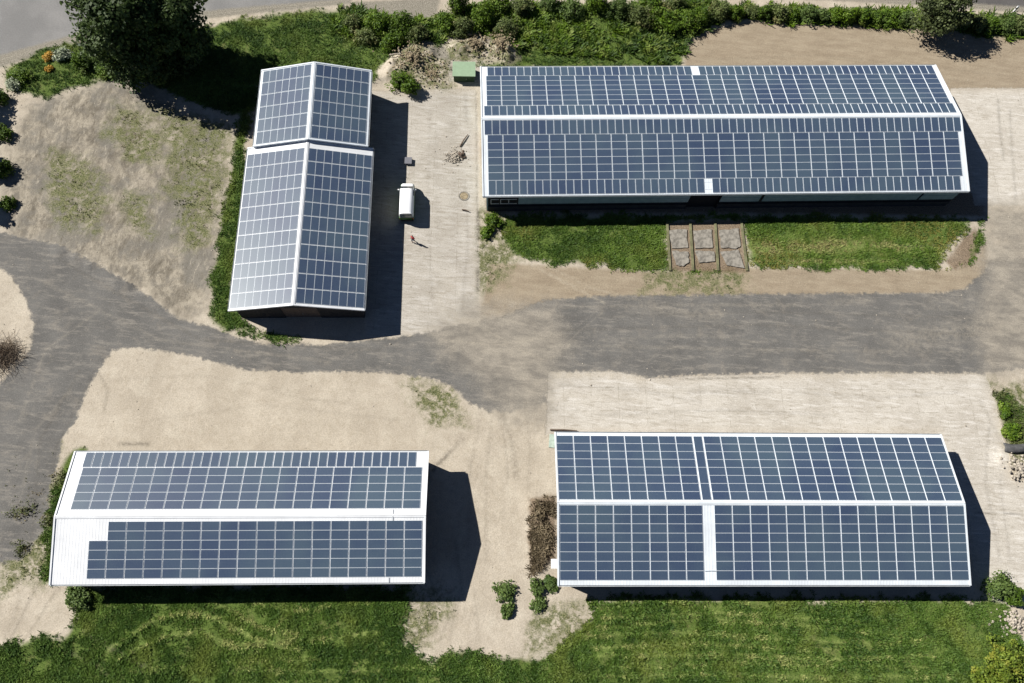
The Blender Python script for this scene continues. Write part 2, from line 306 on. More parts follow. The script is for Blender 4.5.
def ground_mat():
    k = NT('ground_surfaces')
    A = {n: k.attr(n) for n in ('track','conc','yardmix','grass','weedy','paved','verge','tan','greydirt','soil_and_shade','lt','dk','gn')}
    n1 = k.noise(.22, 5, .65); n2 = k.noise(1.3, 5, .7); n3 = k.noise(6.5, 4, .7); n4 = k.noise(.55, 5, .7, dist=.6)
    edge = k.math('SUBTRACT', k.math('ADD', k.math('MULTIPLY', n2, 1.5), k.math('MULTIPLY', n3, .7)), 1.1)
    edge2 = k.math('SUBTRACT', k.math('ADD', k.math('MULTIPLY', n4, 3.2), k.math('MULTIPLY', n3, 1.4)), 2.3)
    def mask(a, w=.3, e=edge, amp=.5): return k.step(k.math('ADD', A[a], k.math('MULTIPLY', e, amp)), -w, w)
    # sandy soil
    c = k.mix(k.step(n1, .3, .7), (.385,.335,.265), (.475,.42,.338))
    c = k.mix(k.math('MULTIPLY', k.step(n2, .42, .75), .45), c, (.32,.27,.20)); c = k.mix(k.math('MULTIPLY', k.step(k.noise(.45, 6, .72, dist=.4), .52, .66), .35), c, (.52,.47,.38)); c = k.mix(k.math('MULTIPLY', k.step(n3, .60, .74), .3), c, (.24,.20,.14))
    # grey trampled dirt on the north west plot
    sw = k.noise(.62, 8, .74, vec=k.coord((1,.6,1), .6), dist=.5)
    gd = k.mix(k.step(sw, .32, .66), (.135,.118,.092), (.36,.318,.25))
    gd = k.mix(k.math('MULTIPLY', k.step(k.noise(.16, 4, .6, vec=k.coord((1,1,1), loc=(5,1,0))), .48, .60), .7), gd, (.165,.155,.135)); gd = k.mix(k.math('MULTIPLY', k.step(n4, .50, .62), .5), gd, (.18,.165,.14))
    gd = k.mix(k.math('MULTIPLY', k.step(k.noise(2.4, 6, .8, vec=k.coord((1,.35,1), .9)), .52, .66), .6), gd, (.115,.10,.072))
    gd = k.mix(k.math('MULTIPLY', k.step(k.noise(2.0, 6, .8, vec=k.coord((1,.3,1), .7, loc=(7,3,0))), .54, .68), .6), gd, (.46,.41,.325))
    c = k.mix(mask('greydirt', 1.6, edge2, 1.6), c, gd)
    tn = k.mix(k.step(k.noise(.8, 5, .7, vec=k.coord((.35,1.4,1), .1)), .3, .7), (.255,.205,.145), (.325,.27,.195))
    c = k.mix(mask('tan', .35), c, tn)
    # weeds
    wd = k.mix(k.step(n3, .35, .65), (.065,.085,.028), (.20,.19,.10))
    c = k.mix(k.math('MULTIPLY', mask('weedy', 1.2, k.math('MULTIPLY', k.math('SUBTRACT', k.noise(.28, 6, .7), .5), 9.), 1.), k.step(k.noise(1.0, 6, .75, dist=.4), .36, .56)), c, wd)
    c = k.mix(k.math('MULTIPLY', mask('soil_and_shade', .35), .85), c, k.mix(k.step(n3, .35, .65), (.10,.068,.042), (.22,.16,.105)))  # brown soil, plus shade painted as dark ground below the south wall
    # concrete
    br = k.n.new('ShaderNodeTexBrick'); k.L(k.coord((1,1,1), -.0856, loc=(1.1,.6,0)), br.inputs['Vector'])
    br.inputs['Scale'].default_value = 1; br.inputs['Brick Width'].default_value = 3.35; br.inputs['Row Height'].default_value = 2.9
    br.inputs['Mortar Size'].default_value = .045; br.inputs['Mortar Smooth'].default_value = .6; br.offset = 0
    br.inputs['Color1'].default_value = (.0,.0,.0,1); br.inputs['Color2'].default_value = (1,1,1,1); br.inputs['Mortar'].default_value = (.5,.5,.5,1)
    st = k.noise(.9, 5, .75, vec=k.coord((.35,2.2,1), -.0856)); st2 = k.noise(2.2, 4, .7, vec=k.coord((.3,1.5,1), -.0856))
    cc = k.mix(k.step(n1, .32, .68), (.43,.395,.34), (.52,.485,.425))
    cc = k.mix(k.math('MULTIPLY', br.outputs[0], .14), cc, (.36,.325,.27))
    cc = k.mix(k.math('MULTIPLY', k.step(st, .48, .66), .7), cc, (.62,.59,.54))
    cc = k.mix(k.math('MULTIPLY', k.step(st2, .50, .66), .55), cc, (.29,.255,.20))
    cc = k.mix(k.math('MULTIPLY', k.step(n3, .60, .75), .35), cc, (.27,.24,.19))
    cc = k.mix(k.math('MULTIPLY', k.math('MULTIPLY', br.outputs['Fac'], k.step(n2, .42, .6)), .5), cc, (.20,.175,.125))
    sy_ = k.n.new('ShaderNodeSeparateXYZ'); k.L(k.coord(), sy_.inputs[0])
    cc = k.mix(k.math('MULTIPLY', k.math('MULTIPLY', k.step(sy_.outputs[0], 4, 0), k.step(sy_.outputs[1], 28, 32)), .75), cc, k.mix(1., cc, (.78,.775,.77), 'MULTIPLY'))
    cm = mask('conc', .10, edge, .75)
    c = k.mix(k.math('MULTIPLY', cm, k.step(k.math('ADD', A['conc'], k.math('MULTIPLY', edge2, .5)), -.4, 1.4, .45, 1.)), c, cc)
    # grey crushed track
    t1 = k.noise(1.1, 6, .75, vec=k.coord((.28,1.3,1), -.05)); 
    tc = k.mix(k.step(n1, .3, .7), (.112,.108,.101), (.155,.149,.138))
    tc = k.mix(k.math('MULTIPLY', k.step(t1, .48, .66), .7), tc, (.245,.225,.195))
    tc = k.mix(k.math('MULTIPLY', k.step(n4, .52, .70), .40), tc, (.24,.215,.18))
    tc = k.mix(k.math('MULTIPLY', k.step(n3, .60, .72), .6), tc, (.30,.28,.25))
    tc = k.mix(k.math('MULTIPLY', k.step(k.noise(3.2, 6, .8, vec=k.coord((.5,1,1), .1)), .56, .68), .4), tc, (.075,.07,.064))
    tm = mask('track', .22, edge, 1.1)
    c = k.mix(tm, c, tc)
    ym = k.mix(k.step(k.noise(.5, 7, .72, vec=k.coord((.5,1.3,1), -.55), dist=.3), .34, .66), (.19,.172,.145), (.33,.295,.24))
    c = k.mix(k.math('MULTIPLY', mask('yardmix', 2.2, edge2, 1.6), k.step(n1, .15, .6, .35, .95)), c, ym)
    # paved public road
    pv = k.mix(k.step(A['verge'], -4, -2), (.20,.195,.185), (.215,.21,.205))
    sx = k.n.new('ShaderNodeSeparateXYZ'); k.L(k.coord(), sx.inputs[0])
    pv = k.mix(k.step(k.noise(.12, 4, .6, vec=k.coord((1,1,1), .2)), .35, .65), (.185,.182,.176), (.24,.234,.225))
    pv = k.mix(k.step(sx.outputs[0], 0, 20), pv, k.mix(k.step(n1, .35, .65), (.085,.080,.078), (.11,.105,.10)))
    c = k.mix(mask('paved', .12, edge, .18), c, pv)
    c = k.mix(mask('verge', .35, edge, .5), c, k.mix(k.step(n3, .3, .7), (.17,.155,.12), (.29,.265,.22)))
    # soil between the grass blades
    gr = k.mix(k.step(n3, .3, .7), (.055,.09,.018), (.11,.155,.035))
    gr = k.mix(k.math('MULTIPLY', k.step(n4, .5, .7), .5), gr, (.15,.14,.06))
    gm_ = k.step(k.math('ADD', A['grass'], k.math('MULTIPLY', k.math('SUBTRACT', A['gn'], .5), 1.8)), -.1, .9)
    c = k.mix(gm_, c, gr)
    c = k.mix(k.math('MULTIPLY', A['lt'], k.step(k.noise(1.6, 5, .75, vec=k.coord((1,1,1), loc=(3,9,0))), .36, .6)), c, k.mix(gm_, k.mix(.35, (.42,.37,.29), c), k.mix(k.step(n3, .3, .7), (.20,.25,.07), (.31,.34,.12))))
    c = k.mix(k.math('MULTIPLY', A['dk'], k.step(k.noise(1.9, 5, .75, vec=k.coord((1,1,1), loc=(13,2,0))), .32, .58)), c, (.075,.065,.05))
    # grain, pebbles
    n5 = k.noise(22, 3, .7)
    c = k.mix(.55, c, k.mix(k.step(n5, .3, .7), (.35,.35,.35), (.65,.65,.65)), 'OVERLAY')
    c = k.mix(.55, c, k.mix(k.step(n3, .3, .7), (.36,.36,.36), (.64,.64,.64)), 'OVERLAY')
    c = k.mix(k.math('MULTIPLY', k.step(k.noise(3.6, 2, .5), .70, .74), .5), c, (.16,.135,.10))
    k.col(c); k.b.inputs['Roughness'].default_value = .95; k.b.inputs['Specular IOR Level'].default_value = .12
    h = k.math('ADD', k.math('MULTIPLY', n3, .6), k.math('ADD', k.math('MULTIPLY', n5, .25), n2))
    h = k.math('MULTIPLY', h, k.math('SUBTRACT', 1., k.math('MULTIPLY', k.math('MAXIMUM', k.math('MAXIMUM', tm, cm), mask('paved', .1, edge, .1)), .8)))
    k.bump(h, .6, .07)
    return k.m
GM = ground_mat()
# each surface its own sheet; the sheets meet edge to edge
cx_ = lambda a: (a[:-1,:-1]+a[1:,:-1]+a[:-1,1:]+a[1:,1:])/4
cls = np.zeros((ny-1, nx-1), int)
names = ['dirt_ground','farm_track','concrete_yard','meadow','paved_road']
for i, k in ((1,'track'),(2,'conc'),(4,'paved'),(3,'grass')):
    cls[cx_(S[k]) > 0] = i
idx = np.arange(nx*ny).reshape(ny, nx)
F4 = np.stack([idx[:-1,:-1], idx[:-1,1:], idx[1:,1:], idx[1:,:-1]], -1)
co = np.stack([X, Y, Z], -1).reshape(-1, 3)
for i, nm in enumerate(names):
    f = F4[cls == i]
    used, inv = np.unique(f, return_inverse=True); f = inv.reshape(-1, 4)
    me = bpy.data.meshes.new(nm); me.vertices.add(len(used)); me.vertices.foreach_set('co', co[used].reshape(-1).astype(np.float32))
    n = len(f); me.loops.add(4*n); me.loops.foreach_set('vertex_index', f.reshape(-1).astype(np.int32))
    me.polygons.add(n); me.polygons.foreach_set('loop_start', np.arange(0, 4*n, 4, dtype=np.int32))
    me.update(calc_edges=True); me.polygons.foreach_set('use_smooth', [True]*n)
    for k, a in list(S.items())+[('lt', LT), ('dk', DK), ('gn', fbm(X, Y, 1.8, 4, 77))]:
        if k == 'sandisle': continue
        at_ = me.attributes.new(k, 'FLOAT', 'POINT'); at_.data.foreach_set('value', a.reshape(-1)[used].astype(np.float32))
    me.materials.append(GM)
    o = bpy.data.objects.new(nm, me); C.objects.link(o); o['kind'] = 'structure'
far = NT('far_fields')
fa = far.mix(far.step(far.noise(.012, 4, .6), .42, .58), (.07,.10,.03), (.20,.19,.10)); fa = far.mix(.3, fa, far.mix(far.noise(.5, 5, .7), (.03,.05,.01), (.14,.17,.06)))
far.col(fa)
o = MB(); o.add([(-1500,-1500,-.2),(1500,-1500,-.2),(1500,1500,-.2),(-1500,1500,-.2)], [(0,1,2,3)])
tag(o.build('far_fields', far.m), kind='structure')

def zat(x, y):
    i = min(max(int(round((x-gx[0])/G)), 0), nx-1); j = min(max(int(round((y-gy[0])/G)), 0), ny-1)
    return float(Z[j, i])
def pt(px, py): x, y = at(px, py); return (x, y, zat(x, y))

# ------------------------------------------------------------------ barns
def barn(px_args, name_label, cat, mats, arrays, walls, group):
    cx, cy, yaw, L, W, he, hr, ro, ns = px_args
    root = empty('solar_barn', (cx, cy, 0), yaw-(PI/2 if ns else 0), name_label, cat, group)
    mroof, = mats
    ang = {}
    for s in (1, -1):
        half = W/2-s*ro; ang[s] = (math.atan2(hr-he, half), math.hypot(hr-he, half))
    def P(s, u, v, n=0.):
        a = ang[s][0]
        return (u-L/2, ro+s*(v*math.cos(a)+n*math.sin(a)), hr-v*math.sin(a)+n*math.cos(a))
    # roof: two sheets with trapezoid ribs, ridge cap, verge trims, eave gutter
    T = .10
    rb = MB()
    for s in (1, -1):
        V = ang[s][1]
        q = [P(s,0,0),P(s,L,0),P(s,L,V),P(s,0,V)]; b = [P(s,0,0,-T),P(s,L,0,-T),P(s,L,V,-T),P(s,0,V,-T)]
        if s == 1: rb.hexa(b, q)
        else: rb.hexa(b[::-1], q[::-1])
        n = int(L/.333)
        for i in range(1, n):                     # ribs of the sheet
            u = L*i/n
            vs = [P(s,u-.05,.12,.002),P(s,u+.05,.12,.002),P(s,u+.05,V-.02,.002),P(s,u-.05,V-.02,.002),
                  P(s,u-.035,.12,.007),P(s,u+.035,.12,.007),P(s,u+.035,V-.02,.007),P(s,u-.035,V-.02,.007)]
            rb.add(vs, [(4,5,6,7),(0,1,5,4),(1,2,6,5),(2,3,7,6),(3,0,4,7)])
    roof = rb.build('roof', mroof, root)
    cb = MB()
    for s in (1, -1):
        w = .18
        cb.hexa([P(s,-.03,.0,.04),P(s,L+.03,.0,.04),P(s,L+.03,w,.04),P(s,-.03,w,.04)],[P(s,-.03,0,.075),P(s,L+.03,0,.075),P(s,L+.03,w,.06),P(s,-.03,w,.06)])
    cb.build('ridge_cap', mroof, roof)
    for u0, u1 in ((-.05, .12), (L-.12, L+.05)):
        vb = MB()
        for s in (1, -1):
            V = ang[s][1]
            vb.hexa([P(s,u0,.0,-.14),P(s,u1,.0,-.14),P(s,u1,V+.03,-.14),P(s,u0,V+.03,-.14)],[P(s,u0,0,.085),P(s,u1,0,.085),P(s,u1,V+.03,.085),P(s,u0,V+.03,.085)])
        vb.build('verge_trim', mroof, roof)
    for s in (1, -1):
        V = ang[s][1]; g = MB(); x, y, z = P(s, 0, V, 0)
        pts = [(0,0),(0,-.13),(s*.13,-.13),(s*.13,.0),(s*.11,.0),(s*.11,-.11),(s*.02,-.11),(s*.02,0)]
        y += s*.004; z -= .03
        n = len(pts); vs = [(-L/2, y+a, z+b) for a, b in pts]+[(L/2, y+a, z+b) for a, b in pts]
        g.add(vs, [(i,(i+1)%n,n+(i+1)%n,n+i) for i in range(n)]+[tuple(range(n)), tuple(range(n,2*n))[::-1]])
        g.build('gutter', M['gutter'], roof)
    # panels
    count = [0]; rest = MB()
    lim = 100
    cells = []
    for (s, u0, v0, nu, nv, pu, pv, gu, gv, skip) in arrays:
        for j in range(nv):
            for i in range(nu):
                if (i, j) in skip: continue
                cells.append((s, u0+i*pu, v0+j*pv, pu, pv, gu, gv))
    cells.sort(key=lambda c: -P(c[0], c[1], c[2])[2] if False else (0 if c[0] == (-1 if not ns else -1) else 1, -c[2] if not ns else -c[1]))
    rails = MB()
    for n, (s, u, v, pu, pv, gu, gv) in enumerate(cells):
        mb = rest if n >= lim else MB()
        a0, a1, b0, b1 = u+gu/2, u+pu-gu/2, v+gv/2, v+pv-gv/2
        jt = .002*random.uniform(-1, 1); h0, h1 = .030+jt, .056+jt
        fr = .018
        quad = lambda p0, p1, q0, q1, h: [P(s,p0,q0,h),P(s,p1,q0,h),P(s,p1,q1,h),P(s,p0,q1,h)]
        o_ = quad(a0,a1,b0,b1,h1); i_ = quad(a0+fr,a1-fr,b0+fr,b1-fr,h1); g_ = quad(a0+fr,a1-fr,b0+fr,b1-fr,h1-.006); b_ = quad(a0,a1,b0,b1,h0)
        mb.cm = 0; mb.ct = random.random()
        fl = (lambda f: f) if s == 1 else (lambda f: f[::-1])
        # frame ring, sides and underside
        mb.add(o_+i_+b_, [fl(f)[::-1] for f in [(0,1,5,4),(1,2,6,5),(2,3,7,6),(3,0,4,7)]]+[fl(f)[::-1] for f in [(8,9,1,0),(9,10,2,1),(10,11,3,2),(11,8,0,3),(11,10,9,8)]])
        mb.cm = 1; mb.add(g_, [fl((3,2,1,0))])
        if n < lim: mb.build('solar_panel', [M['aluminium'], M['cells']], root)
    if rest.v: tag(rest.build('solar_panels', [M['aluminium'], M['cells']], root), kind='stuff')
    for (s, u0, v0, nu, nv, pu, pv, gu, gv, skip) in arrays:
        for j in range(nv):
            for t in (.25, .75):
                v = v0+(j+t)*pv
                rails.hexa([P(s,u0+.05,v-.02,.009),P(s,u0+nu*pu-.05,v-.02,.009),P(s,u0+nu*pu-.05,v+.02,.009),P(s,u0+.05,v+.02,.009)],
                           [P(s,u0+.05,v-.02,.026),P(s,u0+nu*pu-.05,v-.02,.026),P(s,u0+nu*pu-.05,v+.02,.026),P(s,u0+.05,v+.02,.026)])
    rails.build('mounting_rails', M['aluminium'], root)
    walls(root, L, W, he, hr, ro, P, ang)
    return root, roof, P

def wall_run(mb, x0, x1, y, sgn, z0, z1, th=.16, rib=.25, ax='x'):
    """a clad wall between x0 and x1 with outer face at y (outside towards sgn), vertical cladding ribs"""
    def bx(a0, a1, b0, b1, c0, c1):
        b0, b1 = min(b0,b1), max(b0,b1)
        if ax == 'x': mb.box(a0, a1, b0, b1, c0, c1)
        else: mb.box(b0, b1, a0, a1, c0, c1)
    bx(x0, x1, y-sgn*th, y, z0, z1)
    n = int((x1-x0)/rib)
    for i in range(n):
        c = x0+(i+.5)*(x1-x0)/n; bx(c-.035, c+.035, y+sgn*.001, y+sgn*.03, z0+.02, z1-.02)
def gable(root, x, sgn, W, he, hr, ro, inset, mat, door=None):
    """gable wall with an optional doorway (y0, y1, height) facing +-x"""
    t = .16; hw = W/2-inset
    zt = lambda y: (he+(hr-he)*(1-abs(y-ro)/(W/2-(1 if y > ro else -1)*ro)))-.16
    mb = MB(); xa, xb = sorted((x, x-sgn*t))
    def seg(y0, y1, z0):
        ys = [y0]+([ro] if y0 < ro < y1 else [])+[y1]
        pr = [(y, zt(y)) for y in ys]
        ring = [(y0, z0), (y1, z0)]+pr[::-1]; n = len(ring)
        mb.add([(xa,a,b) for a,b in ring]+[(xb,a,b) for a,b in ring], [tuple(range(n))[::-1], tuple(range(n,2*n))]+[(i,(i+1)%n,n+(i+1)%n,n+i) for i in range(n)])
    if door:
        d0, d1, dh = door; seg(-hw, d0, -.2); seg(d1, hw, -.2); seg(d0, d1, dh)
        pan = MB(); k = 6
        for i in range(k):
            a = d0+(d1-d0)*i/k; b = d0+(d1-d0)*(i+1)/k; pan.box(*sorted((x-sgn*.10, x-sgn*.14)), a+.01, b-.01, 0, dh)
        dr = pan.build('door', M['wood'], root)
        hb = MB(); hb.box(*sorted((x-sgn*.10, x-sgn*.04)), (d0+d1)/2+.1, (d0+d1)/2+.16, 1.0, 1.3); hb.build('handle', M['rim'], dr)
    else: seg(-hw, hw, -.2)
    n = int(2*hw/.3)
    for i in range(n):
        y = -hw+.1+i*.3
        if door and door[0]-.1 < y < door[1]+.1: z0 = door[2]
        else: z0 = .1
        mb.box(*sorted((x+sgn*.001, x+sgn*.03)), y-.03, y+.03, z0, min(zt(y-.03), zt(y+.03))-.02)
    mb.build('gable_wall', mat, root)

def dark_walls(root, L, W, he, hr, ro, P, ang, inset=.45, door=None, mat='wall_dark'):
    gable(root, -L/2+inset, -1, W, he, hr, ro, inset, M[mat], door)
    gable(root, L/2-inset, 1, W, he, hr, ro, inset, M[mat], door)
    for s in (1, -1):
        zt = he-.05
        mb = MB(); y = s*(W/2-inset); nb = max(3, int(L/5)); st = (L-2*inset)/nb; x0 = -L/2+inset
        wall_run(mb, x0+.17, -x0-.17, y, s, -.2, 1.2); 
        wall_run(mb, x0+.17, -x0-.17, y, s, 2.3, zt)
        for i in range(nb+1):
            xx = x0+i*st; xx = min(max(xx, x0+.3), -x0-.3); mb.box(xx-.13, xx+.13, *sorted((y-s*.2, y+s*.04)), -.2, zt+.01)
        wall = mb.build('wall', M[mat], root)
        for i in range(nb):
            a = max(x0+i*st+.14, x0+.45); b = min(x0+(i+1)*st-.14, -x0-.45)
            w = MB(); w.box(a, b, *sorted((y-s*.12, y-s*.10)), 1.2, 2.3); w.build('window', M['void'], root)

def long_walls(root, L, W, he, hr, ro, P, ang):
    gable(root, -L/2+.5, -1, W, he, hr, ro, .3, M['wall_teal'], (-2, 2, 3.4))
    gable(root, L/2-.6, 1, W, he, hr, ro, .3, M['wall_dark'], (-2, 2, 3.4))
    y = W/2-.3; mb = MB(); wall_run(mb, -L/2+.7, L/2-.8, y, 1, -.2, he-.06); mb.build('wall', M['wall_dark'], root)
    # south wall: grey green upper band, dark lower part, doorway and slits
    y = -W/2+.25; bands = []; xs = -L/2+.7; xe = L/2-.75
    gaps = [(4.15,4.6), (26.9,31.1), (36.3,36.75), (57.6,57.95)]
    u = xs+L/2+3.6; ue = xe+L/2
    for a, b in gaps: bands.append((u, a)); u = b
    bands.append((u, ue)); bands = [b for b in bands if b[1]-b[0] > .3]
    for a, b in bands:
        mb = MB(); wall_run(mb, a-L/2, b-L/2, y, -1, 1.75, he-.12, .1, .3)
        mb.box(a-L/2, b-L/2, y-.05, y-.002, 2.75, 2.82); mb.build('cladding', M['wall_teal'], root)
    mb = MB(); 
    for a, b in ((xs+L/2, 27.0), (31.0, ue)): mb.box(a-L/2, b-L/2, y+.25, y+.4, -.2, he+.02)
    mb.box(xs, 27.0-L/2, y+.02, y+.25, -.2, 1.05); mb.box(31.0-L/2, xe, y+.02, y+.25, -.2, 1.05)
    mb.build('wall', M['plinth'], root)
    mb = MB(); mb.box(27.0-L/2, 31.0-L/2, y+.3, y+.4, 0, he+.1); mb.box(26.9-L/2, 27.0-L/2, y+.02, y+.3, 0, he-.1); mb.box(31.0-L/2, 31.1-L/2, y+.02, y+.3, 0, he-.1)
    mb.build('doorway', M['void'], root)
    for a in (1.1, 2.35, 3.4):
        mb = MB(); mb.box(a-L/2, a+.9-L/2, y, y+.08, 2.0, 2.9); f = mb.build('window', M['void'], root)
        mb = MB(); mb.box(a-.1-L/2, a+1.0-L/2, y-.04, y-.002, 2.92, 3.04); mb.box(a-.1-L/2, a+1.0-L/2, y-.04, y-.002, 1.86, 1.98); mb.box(a-.1-L/2, a-.01-L/2, y-.04, y-.002, 1.98, 2.92); mb.build('window_frame', M['gutter'], f)

gU, gV = .095, .022
TLa = (-28.787, 60.081, .1062, 11.945, 14.653, 4.179, 5.795, .052, True)
TLb = (-27.158, 42.907, .1007, 22.719, 16.115, 3.608, 5.369, .017, True)
TR = (24.949, 62.652, .1144, 63.275, 20.053, 4.175, 6.324, .113, False)
BL = (-27.062, 7.316, .0915, 39.095, 14.027, 3.863, 5.357, -.223, False)
BR = (29.006, 13.290, .0856, 45.1, 16.666, 3.292, 5.099, .171, False)
GRP = 'barns roofed with solar panels'
E0 = frozenset()
barn(TLa, 'small square barn end, slightly higher roof north of the white cross strip, beside tree shadow', 'barn', (M['pale_roof'],),
     [(-1,.22,.40,6,7,1.925,.978,gU,gV,E0), (1,.22,.28,6,7,1.925,.978,gU,gV,E0)],
     lambda *a: dark_walls(*a, inset=.5), GRP)
barn(TLb, 'barn with glaring pale left roof slope and white cross strip, left of the white van', 'barn', (M['white_roof'],),
     [(-1,1.02,.33,11,8,1.95,.98,gU,gV,E0), (1,1.08,.25,11,8,1.945,.985,gU,gV,E0)],
     lambda *a: dark_walls(*a, inset=.5, door=(-2.2,2.2,3.2)), GRP)
barn(TR, 'longest barn, grey green south wall above the grass strip, mixed upright and lying panels', 'barn', (M['pale_roof'],),
     [(1,.9,8.28,62,1,.997,1.76,.07,gV,frozenset({(28,0)})), (1,.70,2.42,31,6,2.0,.97,gU,gV,E0), (1,.36,.55,63,1,.993,1.80,.07,gV,E0),
      (-1,.35,.25,63,1,.996,1.93,.07,gV,E0), (-1,.70,2.22,31,6,1.997,1.01,gU,gV,E0), (-1,.72,8.30,62,1,.992,1.90,.07,gV,frozenset({(28,0)}))],
     long_walls, GRP)
rBL = barn(BL, 'barn with bare white roof strip at its left end, beside the curving farm track', 'barn', (M['white_roof'],),
     [(1,1.28,5.56,37,1,.987,1.75,.10,gV,E0), (1,1.40,.78,19,5,1.953,.945,gU,gV,E0),
      (-1,5.63,.50,17,2,1.951,.985,gU,gV,E0), (-1,3.74,2.47,18,4,1.948,.973,gU,gV,E0)],
     lambda *a: dark_walls(*a), GRP)
rBR = barn(BR, 'barn with white vertical gap splitting its lower roof slope, south of the pale concrete apron', 'barn', (M['pale_roof'],),
     [(-1,.17,.24,8,8,1.962,.991,gU,gV,E0), (-1,17.12,.22,14,8,1.99,.993,gU,gV,E0),
      (1,.11,.34,8,8,1.960,.955,gU,gV,E0), (1,15.88,.34,1,4,1.08,1.91,.10,gV,E0), (1,17.05,.34,14,8,1.996,.955,gU,gV,E0)],
     lambda *a: dark_walls(*a), GRP)
# cables crossing bare sheet on three roofs
for (root, roof, P), s, pts in ((rBR, -1, ((15.9,7.2),(16.6,7.18),(17.3,7.2))), (rBL, -1, ((35.6,.05),(35.6,.5))), (rBL, -1, ((35.3,6.4),(35.3,6.9))), (rBL, 1, ((35.6,.7),(35.6,.1)))):
    mb = MB(); mb.tube([P(s,u,v,.08) for u, v in pts], [.028]*len(pts), 6); mb.build('cable', M['gutter'], root)
# small white vent box on the west side of the south east barn
mb = MB(); mb.box(-23.2,-22.2,-6.6,-5.6,2.6,3.0); mb.box(-23.1,-22.3,-6.5,-5.7,3.0,3.06); mb.build('vent_box', M['white_paint'], rBR[0])

# ------------------------------------------------------------------ plants
def leaf_quads(Pc, N, size, rngl=rng):
    n = len(Pc)
    a = rngl.normal(size=(n,3)); nn = N+.55*a; nn /= np.linalg.norm(nn, axis=1)[:,None]
    t = np.cross(nn, rngl.normal(size=(n,3))); t /= np.linalg.norm(t, axis=1)[:,None]+1e-9
    b = np.cross(nn, t); s = (size*rngl.uniform(.55,1.35,n))[:,None]; w = s*rngl.uniform(.45,.8,n)[:,None]
    return np.stack([Pc-t*s, Pc-b*w, Pc+t*s, Pc+b*w], 1)
def crown(name, R, Hc, z0, nblob, per, leaf, mat, parent, wob=.5, shape='round', ex=1.0):
    """leaf clumps spread through the crown's volume"""
    Ps, Ns, Ts = [], [], []
    for b in range(nblob):
        th = rng.uniform(0, 2*PI); zz = rng.uniform(0, 1)
        if shape == 'round': prof = math.sqrt(max(.05, 1-(2*zz-.85)**2*.8))
        elif shape == 'cone': prof = 1.05-zz*.85
        else: prof = .75+.25*math.sin(zz*PI)
        rr = R*prof*math.sqrt(rng.uniform(.02, 1))*rng.uniform(.7,1.0)
        c = np.array([rr*math.cos(th)*ex, rr*math.sin(th), z0+Hc*(.08+.84*zz)])
        br = R*rng.uniform(.14, .42)*(1 if R > 1.5 else 1.25)
        d = rng.normal(size=(per,3)); d /= np.linalg.norm(d, axis=1)[:,None]
        r = br*(rng.uniform(.35, 1.1, per)**.6)[:,None]
        p = c+d*r*np.array([1,1,.8]); keep = p[:,2] > .05
        Ps.append(p[keep]); Ns.append((d*.7+np.array([0,0,.6]))[keep]); Ts.append(np.clip(rng.random()*.6+rng.random(per)*.5, 0, 1)[keep])
    P_ = np.concatenate(Ps); N_ = np.concatenate(Ns)
    return quads(name, leaf_quads(P_, N_, leaf), mat, parent, np.concatenate(Ts))
def shrub(px, py, R, H, label, group=None, mat='leaf', name='shrub', cat='shrub', dens=1., leaf=.16, ex=1.0, z=None, stemmat='bark'):
    x, y, zz = pt(px, py); root = empty(name, (x, y, zz), rng.uniform(0, 6) if ex == 1 else .1, label, cat, group); root.scale = (rng.uniform(.8,1.3), rng.uniform(.75,1.15), rng.uniform(.75,1.2))
    mb = MB()
    for i in range(4):
        a = rng.uniform(0, 6.28); k = rng.uniform(.2, .5)
        mb.tube([(0,0,-.1), (k*R*.5*math.cos(a), k*R*.5*math.sin(a), H*.3), (k*R*1.3*math.cos(a), k*R*1.3*math.sin(a), H*.7)], [.06,.045,.02], 5)
    mb.build('stem', M[stemmat], root)
    crown('foliage', R, H, 0, int(16+R*16), int(75*dens), leaf*.8, M[mat], root, ex=ex)
    return root
def tree(x, y, R, H, label, mat='leaf_tree', shape='round', zb=1.6, blobs=70, per=150, leaf=.28, group=None, name='broadleaf_tree'):
    z = zat(x, y); root = empty(name, (x, y, z), 0, label, 'tree', group)
    mb = MB(); tr = .045*H/1.4
    top = (rng.uniform(-.4,.4), rng.uniform(-.4,.4), H*.88)
    mb.tube([(0,0,-.3),(.05,0,H*.12),(top[0]*.4,top[1]*.4,H*.45),top], [tr*1.35,tr,tr*.65,.05], 9)
    for i in range(14):
        a = i*2.4+rng.uniform(-.3,.3); h0 = H*rng.uniform(.18,.7); l = R*rng.uniform(.55,.85)
        mb.tube([(top[0]*.4*h0/H,top[1]*.4*h0/H,h0), (l*.5*math.cos(a), l*.5*math.sin(a), h0+l*.35), (l*math.cos(a), l*math.sin(a), h0+l*.5)], [tr*.38,tr*.22,.03], 6)
    mb.build('trunk', M['bark'], root)
    crown('crown', R, H-zb, zb, blobs, per, leaf, M[mat], root, shape=shape)
    return root

bx, by = at(150, 68); tree(bx, by, 5.8, 15.5, 'tallest dark tree at the road corner casting the huge black shadow', blobs=150, per=230, leaf=.26, shape='col', zb=.5)
bx, by = at(186, 58); tree(bx, by, 4.9, 12.5, 'dark tree right of the tallest one, standing on the edge of the road', blobs=110, per=210, leaf=.26, shape='col', zb=.6)
bx, by = at(122, 64); tree(bx, by, 2.5, 8.0, 'slimmer green tree in front of the tallest dark tree, lit on its left side', mat='leaf_b', blobs=60, per=150, leaf=.24, shape='col', zb=.4)
bx, by = at(925, 26); tree(bx, by, 4.6, 7.5, 'spreading loose crowned tree on the roadside hedge above the right end of the longest barn', mat='leaf_pale', blobs=85, per=110, leaf=.2)
